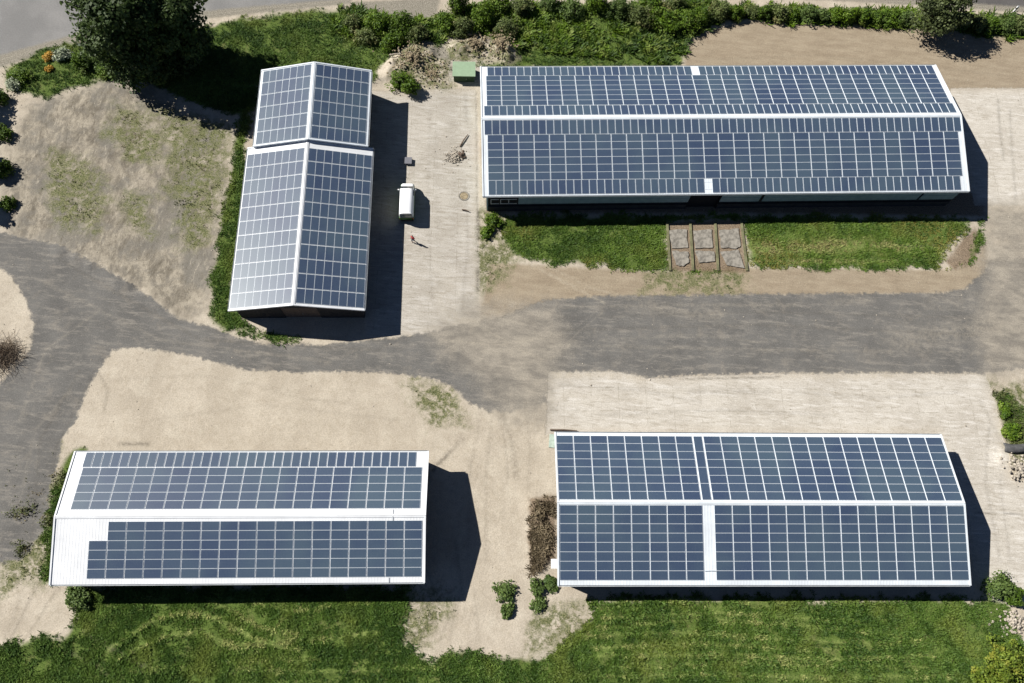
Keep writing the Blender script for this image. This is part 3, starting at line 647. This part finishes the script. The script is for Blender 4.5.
# trees just beyond the left edge: only their shadows and branch tips reach the picture
for i, (px, py, R, H, lb) in enumerate([(-34,108,2.6,5.5,'round tree just beyond the left edge beside the flower bed'), (-30,160,2.4,5.5,'round tree just beyond the left edge beside the trampled plot'), (-32,205,2.2,4.6,'lowest round tree just beyond the left edge above the track')]):
    bx, by = at(px, py); tree(bx, by, R, H, lb, mat='leaf_b', blobs=30, per=110, leaf=.22, group='trees along the left edge')

ORD = ['first','second','third','fourth','fifth','sixth','seventh','eighth','ninth','tenth','eleventh','twelfth','thirteenth','fourteenth','fifteenth','sixteenth','seventeenth','eighteenth','nineteenth','twentieth','twenty-first','twenty-second','twenty-third','twenty-fourth','twenty-fifth']
def row(lst, lab, grp, **kw):
    lst = sorted(lst)
    for i, (px, py, R, H) in enumerate(lst):
        k = dict(kw); k.setdefault('mat', ('leaf','leaf_b','leaf_blue','leaf','weed_bush')[int(rng.integers(0,5))]); k.setdefault('dens', float(rng.uniform(.45,1.0))); shrub(px, py, R, H, lab % ORD[i], grp, **k)
row([(366,40,1.5,1.6),(380,28,1.9,2.2),(392,46,1.9,2.0),(404,30,2.3,2.8),(418,40,1.8,2.4),(352,26,1.5,1.2)],
    '%s shrub from the left in the thicket between the barn gable and the footpath', 'shrubs left of the footpath')
row([(446,26,1.7,2.0),(458,10,2.0,2.4),(464,34,1.9,2.4),(482,20,2.3,2.8),(498,6,2.2,2.4),(506,32,2.2,2.4),(522,12,2.1,2.4),(548,6,2.2,2.4),(572,14,2.0,2.0),(596,8,2.2,2.6),(618,14,2.1,2.4),(640,22,2.1,2.4),(648,6,2.0,2.2),(662,26,2.2,2.6),(672,8,2.0,2.0),(684,26,2.3,2.8),(700,22,2.0,2.4),(718,16,1.8,2.0),(734,17,1.5,1.6)],
    '%s shrub from the left in the hedgerow between footpath and bare field', 'shrubs in the hedgerow above the longest barn')
row([(x, 15+(x-750)*.045, 1.35, 1.4+.3*((x*7)%3)/2) for x in range(750, 905, 14)],
    '%s low shrub from the left in the roadside strip before the loose crowned tree', 'low shrubs along the right road')
row([(x, 25+(x-960)*.09, 1.4, 1.5) for x in range(962, 1040, 14)],
    '%s low shrub from the left in the roadside strip after the loose crowned tree', 'low shrubs at the right end of the road')
shrub(404, 88, 2.1, 2.4, 'round bright green bush between the barn corner and the concrete yard', mat='leaf', dens=1.3)
shrub(505, 592, 1.15, 0.72, 'small oval bush alone on bare soil between the two lower barns', mat='leaf_blue', dens=.5)
shrub(507, 611, .75, 0.39, 'smallest bush just below the oval bush on bare soil', mat='leaf_blue', dens=.5)
shrub(537, 588, 1.0, 0.66, 'upper bush left of the barn corner below the dried weeds', mat='leaf_blue', dens=.5)
shrub(538, 605, .9, 0.50, 'lower bush left of the barn corner above the meadow edge', mat='leaf_blue', dens=.5)
shrub(550, 583, .9, 0.44, 'bush tucked against the lower left corner of the gap roofed barn', mat='leaf_blue')
shrub(493, 222, 1.3, 1.2, 'straggly bush at the left end of the long grass strip', mat='leaf', dens=.8)
shrub(487, 233, .9, .7, 'thin bush beside the yard edge left of the grass strip', mat='leaf', dens=.6)
shrub(1000, 662, 2.7, 2.8, 'large yellow green bush in the bottom right corner of the meadow', mat='leaf_bright', dens=1.5)
shrub(988, 690, 2.2, 2.0, 'yellow green bush cut by the bottom edge beside the large bright one', mat='leaf_bright', dens=1.3)
shrub(997, 588, 1.5, 1.4, 'low green bush at the shadow corner right of the gap roofed barn', mat='leaf_blue')
shrub(1012, 594, 1.1, 1.0, 'dark bush on rubble right of the shadow corner bush', mat='leaf_b')
shrub(49, 58, .8, .5, 'orange flowering bush nearest the road in the corner bed', mat='orange', name='flower_bush', cat='bush')
shrub(50, 70, .7, .4, 'orange flowering bush nearest the bare plot in the corner bed', mat='orange', name='flower_bush', cat='bush')
shrub(64, 57, 1.2, .9, 'whitish flowering bush beside the orange flowers', mat='blossom', name='flower_bush', cat='bush', dens=.8)
shrub(84, 66, 1.6, 1.5, 'dark low bush between the white blossoms and the tall trees', mat='leaf_b')
shrub(22, 76, 1.8, .9, 'spreading green bush left of the orange flowers', mat='leaf')
shrub(106, 72, 1.5, 1.4, 'leafy bush at the foot of the slimmer corner tree', mat='leaf')
shrub(14, 86, 1.1, .7, 'pale leaved bush at the left end of the corner bed', mat='blossom', dens=.35)
shrub(3, 100, 1.3, 1.0, 'dark ragged bush on the left edge below the corner bed', 'ragged bushes on the left edge', mat='leaf_b', dens=.6)
shrub(2, 135, 1.6, 1.2, 'dark ragged bush on the left edge halfway down the trampled plot', 'ragged bushes on the left edge', mat='leaf_b', dens=.6)
shrub(4, 172, 1.6, 1.2, 'dark ragged bush on the left edge just above the weedy bush', 'ragged bushes on the left edge', mat='leaf_b', dens=.6)
shrub(10, 205, 1.3, .8, 'low weedy bush on the left edge above the track', mat='leaf_b', dens=.6)
shrub(20, 512, 1.8, .3, 'weedy bush at the track edge left of the white roof', mat='weed', dens=.16, leaf=.12)
shrub(22, 548, 1.4, .25, 'narrow weedy bush below the one at the track edge', mat='weed', dens=.16, leaf=.12)
shrub(62, 478, 1.2, .25, 'ragged weeds along the upper left corner of the white roof', mat='weed', dens=.14, leaf=.12)
shrub(50, 520, 1.1, .25, 'ragged weeds halfway down the left side of the white roof', mat='weed', dens=.14, leaf=.12)
shrub(80, 598, 1.6, .9, 'leafy bush under the lower left corner of the white roof', mat='leaf_blue')
shrub(1004, 410, 1.0, .5, 'upper weed clump on the right edge beside the apron', mat='leaf', dens=.8)
shrub(1010, 430, 1.1, .6, 'lower weed clump on the right edge beside the apron', mat='leaf', dens=.8)
for (px, py, R, lb) in [(538,515,.9,'upper dried brown weeds left of the gap roofed barn'), (542,532,1.2,'middle dried brown weeds left of the gap roofed barn'), (542,552,1.0,'lower dried brown weeds left of the gap roofed barn')]:
    shrub(px, py, R*1.15, .25, lb, 'dried weeds beside the barn', dens=.3, mat='brown_weed', name='dried_weeds', cat='weeds', stemmat='dead', leaf=.12)
# bare twiggy bush on the left edge
x, y, z = pt(4, 356); root = empty('bare_bush', (x, y, z), 0, 'leafless brown twiggy bush on the left edge of the track', 'bush')
mb = MB()
for i in range(900):
    a = rng.uniform(0, 6.28); e = rng.uniform(.1, 1.1); l = rng.uniform(.6, 1.7)
    p0 = np.array([rng.normal()*.9, rng.normal()*.9, 0]); d = np.array([math.cos(a)*math.cos(e), math.sin(a)*math.cos(e), math.sin(e)])
    k = rng.normal(size=3)*.16*l; mb.tube([p0, p0+d*l*.5+k*.4, p0+d*l+k], [.022,.016,.008], 3)
mb.build('twigs', M['dead'], root)

# grass and weeds as blades
def smp(name):
    i = lambda x, y: (np.clip(((y-gy[0])/G).round().astype(int), 0, ny-1), np.clip(((x-gx[0])/G).round().astype(int), 0, nx-1))
    return lambda x, y: S[name][i(x, y)] if name in S else None
def Zs(x, y): return Z[np.clip(((y-gy[0])/G).round().astype(int), 0, ny-1), np.clip(((x-gx[0])/G).round().astype(int), 0, nx-1)]
def Ls(x, y, A): return A[np.clip(((y-gy[0])/G).round().astype(int), 0, ny-1), np.clip(((x-gx[0])/G).round().astype(int), 0, nx-1)]
def blades(name, pxbox, n, key, thr, hgt, mat, lab=None, clump=None, wid=.036, sub=8, thin=None):
    q = poly_world([(pxbox[0],pxbox[1]),(pxbox[2],pxbox[1]),(pxbox[2],pxbox[3]),(pxbox[0],pxbox[3])])
    x = rng.uniform(q[:,0].min(), q[:,0].max(), n); y = rng.uniform(q[:,1].min(), q[:,1].max(), n)
    s = Ls(x, y, S[key])+(fbm(x, y, 1.8, 4, 77)-.5)*1.8
    k = s > thr+rng.random(n)**2*1.1
    x, y = x[k], y[k]
    dn = fbm(x, y, 1.6, 3, 55)
    lt = Ls(x, y, LT); dk = Ls(x, y, DK)
    keep = (rng.random(len(x)) < np.clip((dn-(clump or .22))*5, .12, 1))&(rng.random(len(x)) > lt*.75)&(rng.random(len(x)) > dk*.95)
    x, y, dn = x[keep], y[keep], dn[keep]
    m = len(x); out = []; ts = []
    z = Zs(x, y); LTs = Ls(x, y, LT); tb = np.clip(LTs*1.5+np.clip((fbm(x, y, .8, 2, 99)-.5)*1.6+(fbm(x, y, 6, 2, 98)-.5)*1.3+.45+rng.normal(size=m)*.12, 0, 1), 0, 2)
    for b in range(sub):
        a = rng.uniform(0, 2*PI, m); h = hgt*rng.uniform(.5, 1.3, m)*(.45+1.1*dn); ln = h*rng.uniform(.7, 2.0, m)
        dx, dy = np.cos(a), np.sin(a); ox = rng.normal(size=m)*.09; oy = rng.normal(size=m)*.09; w = wid*rng.uniform(.7, 1.5, m)
        bxx, byy = x+ox, y+oy
        p0 = np.stack([bxx-dy*w, byy+dx*w, z-.03], -1); p1 = np.stack([bxx+dy*w, byy-dx*w, z-.03], -1)
        p2 = np.stack([bxx+dx*ln+dy*w*.5, byy+dy*ln-dx*w*.5, z+h], -1); p3 = np.stack([bxx+dx*ln-dy*w*.5, byy+dy*ln+dx*w*.5, z+h], -1)
        out.append(np.stack([p0,p1,p2,p3], 1)); ts.append(np.clip(tb+rng.normal(size=m)*.12, 0, 2))
    o = quads(name, np.concatenate(out), mat, None, np.concatenate(ts)); return tag(o, lab, None, None, 'stuff')
blades('meadow_grass', (-40,578,1060,720), 75000, 'grass', .0, .17, M['meadow'], 'long grass of the meadow below the two lower barns')
blades('grass', (470,205,1000,296), 36000, 'grass', .0, .12, M['grass'], 'grass on the strip below the longest barn')
blades('roadside_grass', (200,-8,1060,345), 90000, 'grass', .0, .18, M['meadow'], 'rough grass along the road and around the upper barns', sub=6)
blades('verge_weeds', (340,-8,1060,34), 20000, 'grass', .0, .40, M['leaf'], 'tall rough weeds filling the roadside hedgerow between the shrubs', clump=.34, wid=.08, sub=8)
blades('corner_grass', (-30,20,300,345), 34000, 'grass', .0, .16, M['meadow'], 'grass in the upper left corner and beside the small barn')
blades('side_grass', (-30,380,110,600), 4500, 'grass', .3, .09, M['weed'], 'weedy grass left of the white roofed barn', clump=.42)
blades('edge_grass', (985,380,1060,460), 1500, 'grass', .0, .2, M['weed'], 'weedy grass on the right edge')
blades('dried_grass', (524,490,562,582), 3000, 'soil_and_shade', .0, .22, M['brown_weed'], 'dried brown weeds along the left end of the gap roofed barn', clump=.36)
blades('weeds', (0,30,1040,683), 60000, 'weedy', .2, .10, M['weed'], 'sparse weeds on the bare soil', clump=.48, sub=4)

# ------------------------------------------------------------------ van
x, y = -15.05, 46.75
van = empty('van', (x-.05, y, 0), .10, 'white van with green lower body parked beside the barn shadow', 'van')
Lv, Wv, Hv = 5.25, 1.92, 2.15
def loft(mb, secs):
    """secs: list of (y, [(x,z)...] right half, bottom to top); mirrored and lofted"""
    rings = []
    for yy, pr in secs: rings.append([(px, yy, pz) for px, pz in pr]+[(-px, yy, pz) for px, pz in pr[::-1]])
    n = len(rings[0]); vs = [p for r in rings for p in r]; fs = []
    for i in range(len(rings)-1):
        for j in range(n): fs.append((i*n+j, i*n+(j+1)%n, (i+1)*n+(j+1)%n, (i+1)*n+j))
    fs.append(tuple(range(n))); fs.append(tuple((len(rings)-1)*n+j for j in range(n))[::-1]); mb.add(vs, fs)
h = Wv/2
low = MB()
loft(low, [(0.0,[(h-.1,.35),(h-.06,.75),(h-.05,1.02)]),(.12,[(h-.02,.3),(h,.75),(h-.01,1.02)]),(4.3,[(h-.02,.3),(h,.75),(h-.01,1.02)]),(4.95,[(h-.08,.3),(h-.05,.72),(h-.1,1.0)]),(5.22,[(h-.3,.35),(h-.25,.6),(h-.3,.86)])])
low.build('lower_body', M['van_green'], van, True)
up = MB()
loft(up, [(.04,[(h-.08,1.025),(h-.10,1.4),(h-.17,1.9),(h-.32,2.1),(.3,2.14)]),(.25,[(h-.02,1.025),(h-.04,1.4),(h-.12,1.95),(h-.26,2.12),(.3,2.16)]),
          (3.4,[(h-.02,1.025),(h-.04,1.4),(h-.12,1.93),(h-.26,2.10),(.3,2.15)]),(3.75,[(h-.02,1.025),(h-.05,1.4),(h-.15,1.86),(h-.3,2.02),(.3,2.07)]),
          (4.5,[(h-.06,1.022),(h-.09,1.12),(h-.16,1.3),(h-.2,1.36),(.3,1.4)]),(4.95,[(h-.14,1.005),(h-.16,1.04),(h-.22,1.12),(h-.26,1.14),(.3,1.16)]),(5.15,[(h-.3,.9),(h-.3,.93),(h-.34,.96),(h-.38,.97),(.3,.98)])])
up.build('upper_body', M['van_white'], van, True)
ws = MB(); ws.add([(-.80,3.86,2.02),(.80,3.86,2.02),(.86,4.46,1.44),(-.86,4.46,1.44),(-.80,3.84,1.98),(.80,3.84,1.98),(.86,4.44,1.38),(-.86,4.44,1.38)], [(0,1,2,3),(7,6,5,4),(0,4,5,1),(1,5,6,2),(2,6,7,3),(3,7,4,0)])
ws.build('windscreen', M['van_glass'], van)
rw = MB(); rw.box(-.72,.72,-.03,.06,1.2,1.75); rw.build('rear_window', M['rear_glass'], van)
for s in (-1, 1):
    sw = MB(); sw.box(*sorted((s*(h-.08), s*(h-.015))), 3.0, 3.75, 1.3, 1.75); sw.build('side_window', M['van_glass'], van)
    mr = MB(); mr.box(*sorted((s*(h+.02), s*(h+.24))), 3.85, 3.97, 1.25, 1.55); mr.box(*sorted((s*(h-.06), s*(h+.03))), 3.88, 3.94, 1.28, 1.34); mr.build('mirror', M['van_white'], van)
    hl = MB(); hl.box(*sorted((s*.45, s*.66)), 5.12, 5.24, .62, .80); hl.build('headlight', M['lamp_clear'], van)
    tl = MB(); tl.box(*sorted((s*.80, s*.90)), -.02, .05, .7, 1.0); tl.build('tail_light', M['lamp_red'], van)
    for wy in (.95, 4.2):
        w = MB(); cx = s*(h-.1)
        n = 18; vs = []
        for k in range(n): a = 2*PI*k/n; vs += [(cx-.11, wy+.33*math.cos(a), .33+.33*math.sin(a)), (cx+.11, wy+.33*math.cos(a), .33+.33*math.sin(a))]
        w.add(vs, [(2*k, 2*((k+1)%n), 2*((k+1)%n)+1, 2*k+1) for k in range(n)]+[tuple(2*k for k in range(n))[::-1], tuple(2*k+1 for k in range(n))])
        wh = w.build('wheel', M['rubber'], van)
        r = MB(); xx = cx+s*.112; vs = [(xx, wy+.19*math.cos(2*PI*k/12), .33+.19*math.sin(2*PI*k/12)) for k in range(12)]+[(xx+s*.015, wy+.15*math.cos(2*PI*k/12), .33+.15*math.sin(2*PI*k/12)) for k in range(12)]
        r.add(vs, [(k,(k+1)%12,12+(k+1)%12,12+k) for k in range(12)]+[tuple(range(12,24))]); r.build('rim', M['rim'], wh)
bp = MB(); bp.box(-.88,.88,-.1,-.005,.35,.55); bp.build('bumper', M['rubber'], van)
# ------------------------------------------------------------------ person
def skin_body(name, verts, edges, rad, mat, parent, loc, root=0, sub=1):
    me = bpy.data.meshes.new(name); me.from_pydata(verts, edges, []); o = bpy.data.objects.new(name, me); C.objects.link(o)
    md = o.modifiers.new('s', 'SKIN'); 
    for i, r in enumerate(rad): me.skin_vertices[0].data[i].radius = (r, r) if not isinstance(r, tuple) else r
    me.skin_vertices[0].data[root].use_root = True
    s = o.modifiers.new('u', 'SUBSURF'); s.levels = sub; s.render_levels = sub
    bpy.context.view_layer.update()
    ev = o.evaluated_get(bpy.context.evaluated_depsgraph_get()); m2 = bpy.data.meshes.new_from_object(ev)
    bpy.data.objects.remove(o); m2.materials.clear(); m2.materials.append(mat); m2.polygons.foreach_set('use_smooth', [True]*len(m2.polygons))
    o = bpy.data.objects.new(name, m2); C.objects.link(o); o.parent = parent; o.location = loc; return o
px_, py_ = at(413.5, 242)
per = empty('person', (px_, py_, 0), 2.6, 'person in a red top walking on the concrete below the white van', 'person')
bv = [(0,0,.95),(0,0,1.15),(0,0,1.38),(0,0,1.50),(0,.01,1.60),(0,.02,1.72),
      (.17,0,1.40),(.24,.06,1.13),(.22,.22,.92),(-.17,0,1.40),(-.24,-.05,1.13),(-.22,.02,.88),
      (.09,0,.90),(.10,.14,.50),(.10,.10,.09),(.10,.24,.05),(-.09,0,.90),(-.10,-.02,.50),(-.10,-.22,.10),(-.10,-.08,.05)]
be = [(0,1),(1,2),(2,3),(3,4),(4,5),(2,6),(6,7),(7,8),(2,9),(9,10),(10,11),(0,12),(12,13),(13,14),(14,15),(0,16),(16,17),(17,18),(18,19)]
br_ = [(.16,.11),(.14,.10),(.17,.11),.055,.09,.085,.06,.045,.035,.06,.045,.035,.085,.06,.045,.04,.085,.06,.045,.04]
skin_body('body', bv, be, br_, M['skin'], per, (0,0,0), 0, 1)
skin_body('shirt', [(0,0,.97),(0,0,1.15),(0,0,1.36),(0,0,1.44),(.18,0,1.40),(.24,.06,1.15),(-.18,0,1.40),(-.24,-.05,1.15)], [(0,1),(1,2),(2,3),(2,4),(4,5),(2,6),(6,7)],
          [(.19,.14),(.17,.13),(.19,.14),.08,.085,.07,.085,.07], M['red_shirt'], per, (0,0,0), 0, 1)
skin_body('trousers', [(0,0,.96),(.09,0,.86),(.10,.14,.50),(.10,.10,.13),(-.09,0,.86),(-.10,-.02,.50),(-.10,-.21,.14)], [(0,1),(1,2),(2,3),(0,4),(4,5),(5,6)],
          [(.18,.13),.115,.085,.07,.115,.085,.07], M['jeans'], per, (0,0,0), 0, 1)
skin_body('hair', [(0,-.01,1.68),(0,-.01,1.76)], [(0,1)], [.10,.09], M['hair'], per, (0,0,0), 0, 1)
# ------------------------------------------------------------------ green kiosk
x0, y0 = at(452, 80); kio = empty('kiosk', (x0+1.65, y0+.9, 0), .09, 'small green roofed utility kiosk at the upper left corner of the longest barn', 'kiosk')
mb = MB(); mb.box(-1.45,1.45,-1.05,1.05,-.1,1.3); 
for i in range(9): mb.box(-1.4+i*.33,-1.34+i*.33,-1.08,-1.051,.1,1.25)
mb.build('wall', M['green_wall'], kio)
mb = MB(); mb.hexa([(-1.6,-1.2,1.3),(1.6,-1.2,1.3),(1.6,1.2,1.42),(-1.6,1.2,1.42)],[(-1.6,-1.2,1.4),(1.6,-1.2,1.4),(1.6,1.2,1.52),(-1.6,1.2,1.52)])
mb.build('roof', M['green_roof'], kio)
mb = MB(); mb.box(-.45,.45,-1.12,-1.085,.08,1.22); d = mb.build('door', M['green_wall'], kio); mb = MB(); mb.box(.3,.36,-1.16,-1.122,.6,.8); mb.build('handle', M['rim'], d)
# ------------------------------------------------------------------ broken slabs in the grass strip
pads = [([(668.7,230.7),(687,229.7),(688,248),(672,248.5)],'grey slab piece, upper left of the six in the grass strip'),
 ([(693,231),(711.7,229.7),(712.7,248),(695,248.5)],'grey slab piece, upper middle of the six in the grass strip'),
 ([(719,230.5),(738.4,228.6),(740.4,246),(735,249),(721,248)],'grey slab piece, upper right of the six in the grass strip'),
 ([(672,251),(688,252),(689,262.5),(683,266.6),(676,265)],'rounded slab piece, lower left of the six in the grass strip'),
 ([(695,251),(713.8,252),(714.8,261.5),(699,263)],'slab piece, lower middle of the six in the grass strip'),
 ([(720,252),(738,250),(744.5,268.6),(727,265.6)],'pointed slab piece, lower right of the six in the grass strip')]
for p, lb in pads:
    w = [at(*q) for q in p]; cx = sum(a for a, b in w)/len(w); cy = sum(b for a, b in w)/len(w)
    ring = []
    for i in range(len(w)):
        a, b = np.array(w[i]), np.array(w[(i+1)%len(w)])
        for t in (0, .25, .5, .75): q = a+(b-a)*t+(rng.normal(size=2)*.05 if t else 0); ring.append((q[0]-cx, q[1]-cy))
    mb = MB(); mb.prism(ring, -.15, .13); o = mb.build('concrete_slab', M['slab'], None, loc=(cx, cy, zat(cx, cy)))
    tag(o, lb, 'slab', 'broken slabs in the grass strip')
for n, (a, b, lb) in enumerate([((667,223),(670,271),'left edging of the slab bed in the grass strip'), ((690,222),(693,271),'edging between left and middle slabs'), ((715,222),(718,271),'edging between middle and right slabs'), ((741,220),(747,271),'right edging of the slab bed in the grass strip')]):
    A_, B_ = np.array(at(*a)), np.array(at(*b)); d = B_-A_; l = np.linalg.norm(d); mb = MB(); mb.box(0, l, -.15, .15, -.2, .12)
    o = mb.build('kerb', M['kerb'], None, loc=(A_[0], A_[1], .05)); o.rotation_euler.z = math.atan2(d[1], d[0]); tag(o, lb, 'kerb', 'edgings of the slab bed')
# ------------------------------------------------------------------ loose things
def heap(px, py, n, R, rs, mat, name, label, cat, hh=.5):
    x, y, z = pt(px, py); mb = MB()
    for i in range(n):
        r = abs(rng.normal())*R*.5; a = rng.uniform(0, 6.28); s = rng.uniform(*rs)
        mb.rock(r*math.cos(a), r*math.sin(a), max(0, hh*(1-r/R))*rng.uniform(.2,1)+s*.2, s)
    return tag(mb.build(name, mat, None, loc=(x, y, z)), label, None, None, 'stuff')
heap(455, 157, 260, 1.7, (.04,.13), M['stone'], 'rubble_pile', 'pile of pale rubble on the concrete yard between the upper barns', 'rubble', .45)
heap(461, 156, 40, .7, (.08,.2), M['rust'], 'scrap_pile', 'dark scrap lying on the right side of the pale rubble', 'scrap', .5)
heap(412, 62, 420, 3.6, (.05,.17), M['clod'], 'soil_heap', 'brown heap of clods and roots behind the round green bush', 'soil heap', .7)
heap(500, 50, 300, 2.6, (.05,.17), M['clod'], 'soil_heap', 'brown heap of clods above the corner of the longest barn', 'soil heap', .6)
heap(475, 47, 260, 2.4, (.05,.16), M['clod'], 'soil_heap', 'brown heap of clods above the green kiosk, left of the hedgerow foot', 'soil heap', .5)
heap(432, 74, 260, 3.0, (.04,.13), M['clod'], 'soil_heap', 'flat spread of brown clods between green kiosk and round bush', 'soil heap', .2)
heap(1016, 468, 160, 2.0, (.06,.2), M['stone'], 'rubble_pile', 'pinkish rubble on the right edge beside the tarpaulin', 'rubble', .5)
heap(1012, 622, 140, 2.0, (.06,.2), M['stone'], 'rubble_pile', 'pale rubble between the bushes at the lower right edge', 'rubble', .4)
# branch pieces by the heap
for a, b, lb in [((398,50),(401,60),'pale broken branch standing at the left of the brown heap'), ((390,59),(402,58),'pale broken branch lying left of the brown heap'), ((462,210),(469,212),'dark beam lying on the concrete yard beside the ring'), ((550,430),(577,431),'long dark beam lying above the left corner of the gap roofed barn'), ((460,147),(468,135),'long dark pole leaning from the rubble')]:
    A_, B_ = np.array(at(*a)), np.array(at(*b)); d = B_-A_; mb = MB(); l = np.linalg.norm(d)
    mb.tube([(0,0,.12),(l*.5,.05,.2),(l,0,.15)], [.1,.09,.06], 7); dark = 'dark' in lb
    o = mb.build('beam' if dark else 'branch', M['wood'] if dark else M['stone'], None, loc=(A_[0], A_[1], zat(*A_)+(0 if dark else .4))); o.rotation_euler.z = math.atan2(d[1], d[0])
    tag(o, lb, 'beam' if dark else 'branch')
# concrete ring lying in the yard
x, y, z = pt(464, 196); mb = MB(); n = 22; vs = []
for k in range(n):
    a = 2*PI*k/n
    for r, zz in ((.58,0),(.58,.05),(.72,.05),(.72,0)): vs.append((r*math.cos(a), r*math.sin(a), zz))
mb.add(vs, [(4*k+j, 4*((k+1)%n)+j, 4*((k+1)%n)+(j+1)%4, 4*k+(j+1)%4) for k in range(n) for j in range(4)])
mb.cm = 1; mb.add([(.54*math.cos(2*PI*k/n), .54*math.sin(2*PI*k/n), .03) for k in range(n)], [tuple(range(n))])
tag(mb.build('manhole_ring', [M['slab'], M['clod']], None, loc=(x, y, z)), 'round shaft ring set in the concrete yard left of the longest barn', 'shaft ring')
# grey crate at the shadow edge
x, y = at(408.5, 162); cr = empty('crate', (x, y, 0), .08, 'grey crate at the edge of the barn shadow north of the van', 'crate')
mb = MB()
for s in (-1, 1): mb.box(-.45,.45,*sorted((s*.42,s*.46)),.05,.35); mb.box(*sorted((s*.41,s*.45)),-.418,.418,.05,.35)
mb.box(-.408,.408,-.418,.418,.05,.1); mb.build('box', M['grey_box'], cr); mb = MB(); mb.box(-.48,.48,-.5,.5,.352,.40); mb.build('lid', M['grey_box'], cr)
# white roadside marker post, top right
x, y = at(1013, 12.5); ps = empty('marker_post', (x, y, zat(x, y)), .2, 'white roadside marker post at the upper right beside the road', 'post')
mb = MB(); mb.prism([(-.13,-.08),(.13,-.08),(.16,0),(.13,.08),(-.13,.08),(-.16,0)], 0, 1.15); mb.hexa([(-.13,-.08,1.15),(.13,-.08,1.15),(.13,.08,1.15),(-.13,.08,1.15)],[(-.12,-.07,1.2),(.12,-.07,1.2),(.12,.07,1.35),(-.12,.07,1.35)]); mb.build('pole', M['white_paint'], ps)
mb = MB(); mb.box(-.165,.165,-.09,.09,.8,.98); mb.build('band', M['black_paint'], ps)
# tarpaulin
x, y = at(1020, 449); mb = MB(); n = 14; vs = []; fs = []
for j in range(6):
    for i in range(n):
        u = i/(n-1)*2-1; v = j/5*2-1; vs.append((u*2.2, v*.55+.15*math.sin(u*3), .42*math.exp(-v*v*2)*(1-.5*u*u)+.08+.05*math.sin(i*2.1+j)))
fs = [(j*n+i, j*n+i+1, (j+1)*n+i+1, (j+1)*n+i) for j in range(5) for i in range(n-1)]
mb.add(vs, fs); o = mb.build('tarpaulin', M['tarp'], None, True, loc=(x, y, zat(x, y)+.25)); md = o.modifiers.new('t', 'SOLIDIFY'); md.thickness = .02
tag(o, 'dark crumpled tarpaulin over rubble on the right edge', 'tarpaulin')
# a pale stained board beside the south east barn
x, y = at(552, 441); mb = MB(); mb.box(-.35,.35,-.8,.8,0,.06); tag(mb.build('board', plain('pale_green_board', (.42,.50,.42), .8, .2), None, loc=(x, y, .03)), 'pale greenish board on the ground at the upper left barn corner', 'board')
# scattered stones, one object as nobody could count them
mb = MB()
for i in range(420):
    px = rng.uniform(0, 1024); py = rng.uniform(60, 660); xx, yy = at(px, py)
    xs = np.array([xx]); ys = np.array([yy])
    if Ls(xs, ys, S['grass'])[0] > -.2 or Ls(xs, ys, S['paved'])[0] > -1: continue
    s = rng.uniform(.03, .09)*(1 if rng.random() < .9 else 1.8); mb.rock(xx, yy, zat(xx, yy)+s*.1, s)
tag(mb.build('scattered_stones', M['stone']), 'small pale stones scattered over soil and track', None, None, 'stuff')

# ------------------------------------------------------------------ camera, light, sky
cam = bpy.data.cameras.new('camera'); co_ = bpy.data.objects.new('camera', cam); C.objects.link(co_)
cam.sensor_width = 36; cam.lens = CF/1024*36; cam.clip_end = 5000; cam.clip_start = .5
m = Matrix.Identity(4)
for i in range(3): m[i][0] = _R2[i]; m[i][1] = _U2[i]; m[i][2] = -_F[i]
m[2][3] = CH; co_.matrix_world = m
bpy.context.scene.camera = co_
sd = Vector((-SX, -SY, 1)).normalized()
sun = bpy.data.lights.new('sun', 'SUN'); sun.energy = 5.0; sun.angle = math.radians(.5); sun.color = (1, .965, .91)
so = bpy.data.objects.new('sun', sun); C.objects.link(so); so.rotation_euler = sd.to_track_quat('Z', 'Y').to_euler(); so.location = (0, 0, 100)
w = bpy.data.worlds.new('World'); bpy.context.scene.world = w; w.use_nodes = True; nt = w.node_tree
sky = nt.nodes.new('ShaderNodeTexSky'); sky.sky_type = 'NISHITA'; sky.sun_disc = False; sky.air_density = .45; sky.dust_density = .2; sky.ozone_density = 2.0; sky.altitude = 1500
sky.sun_elevation = math.asin(sd.z); sky.sun_rotation = math.atan2(sd.x, sd.y)
nt.links.new(sky.outputs[0], nt.nodes['Background'].inputs[0]); nt.nodes['Background'].inputs[1].default_value = .05
vs_ = bpy.context.scene.view_settings; vs_.view_transform = 'Standard'; vs_.look = 'None'; vs_.exposure = .62; vs_.gamma = 1; vs_.use_curve_mapping = False
bpy.context.scene.cycles.max_bounces = 5; bpy.context.scene.cycles.diffuse_bounces = 2

for o in bpy.context.scene.objects:
    if o.parent is None and o.type in ('MESH', 'EMPTY') and not o.get('kind'): o['kind'] = 'thing'
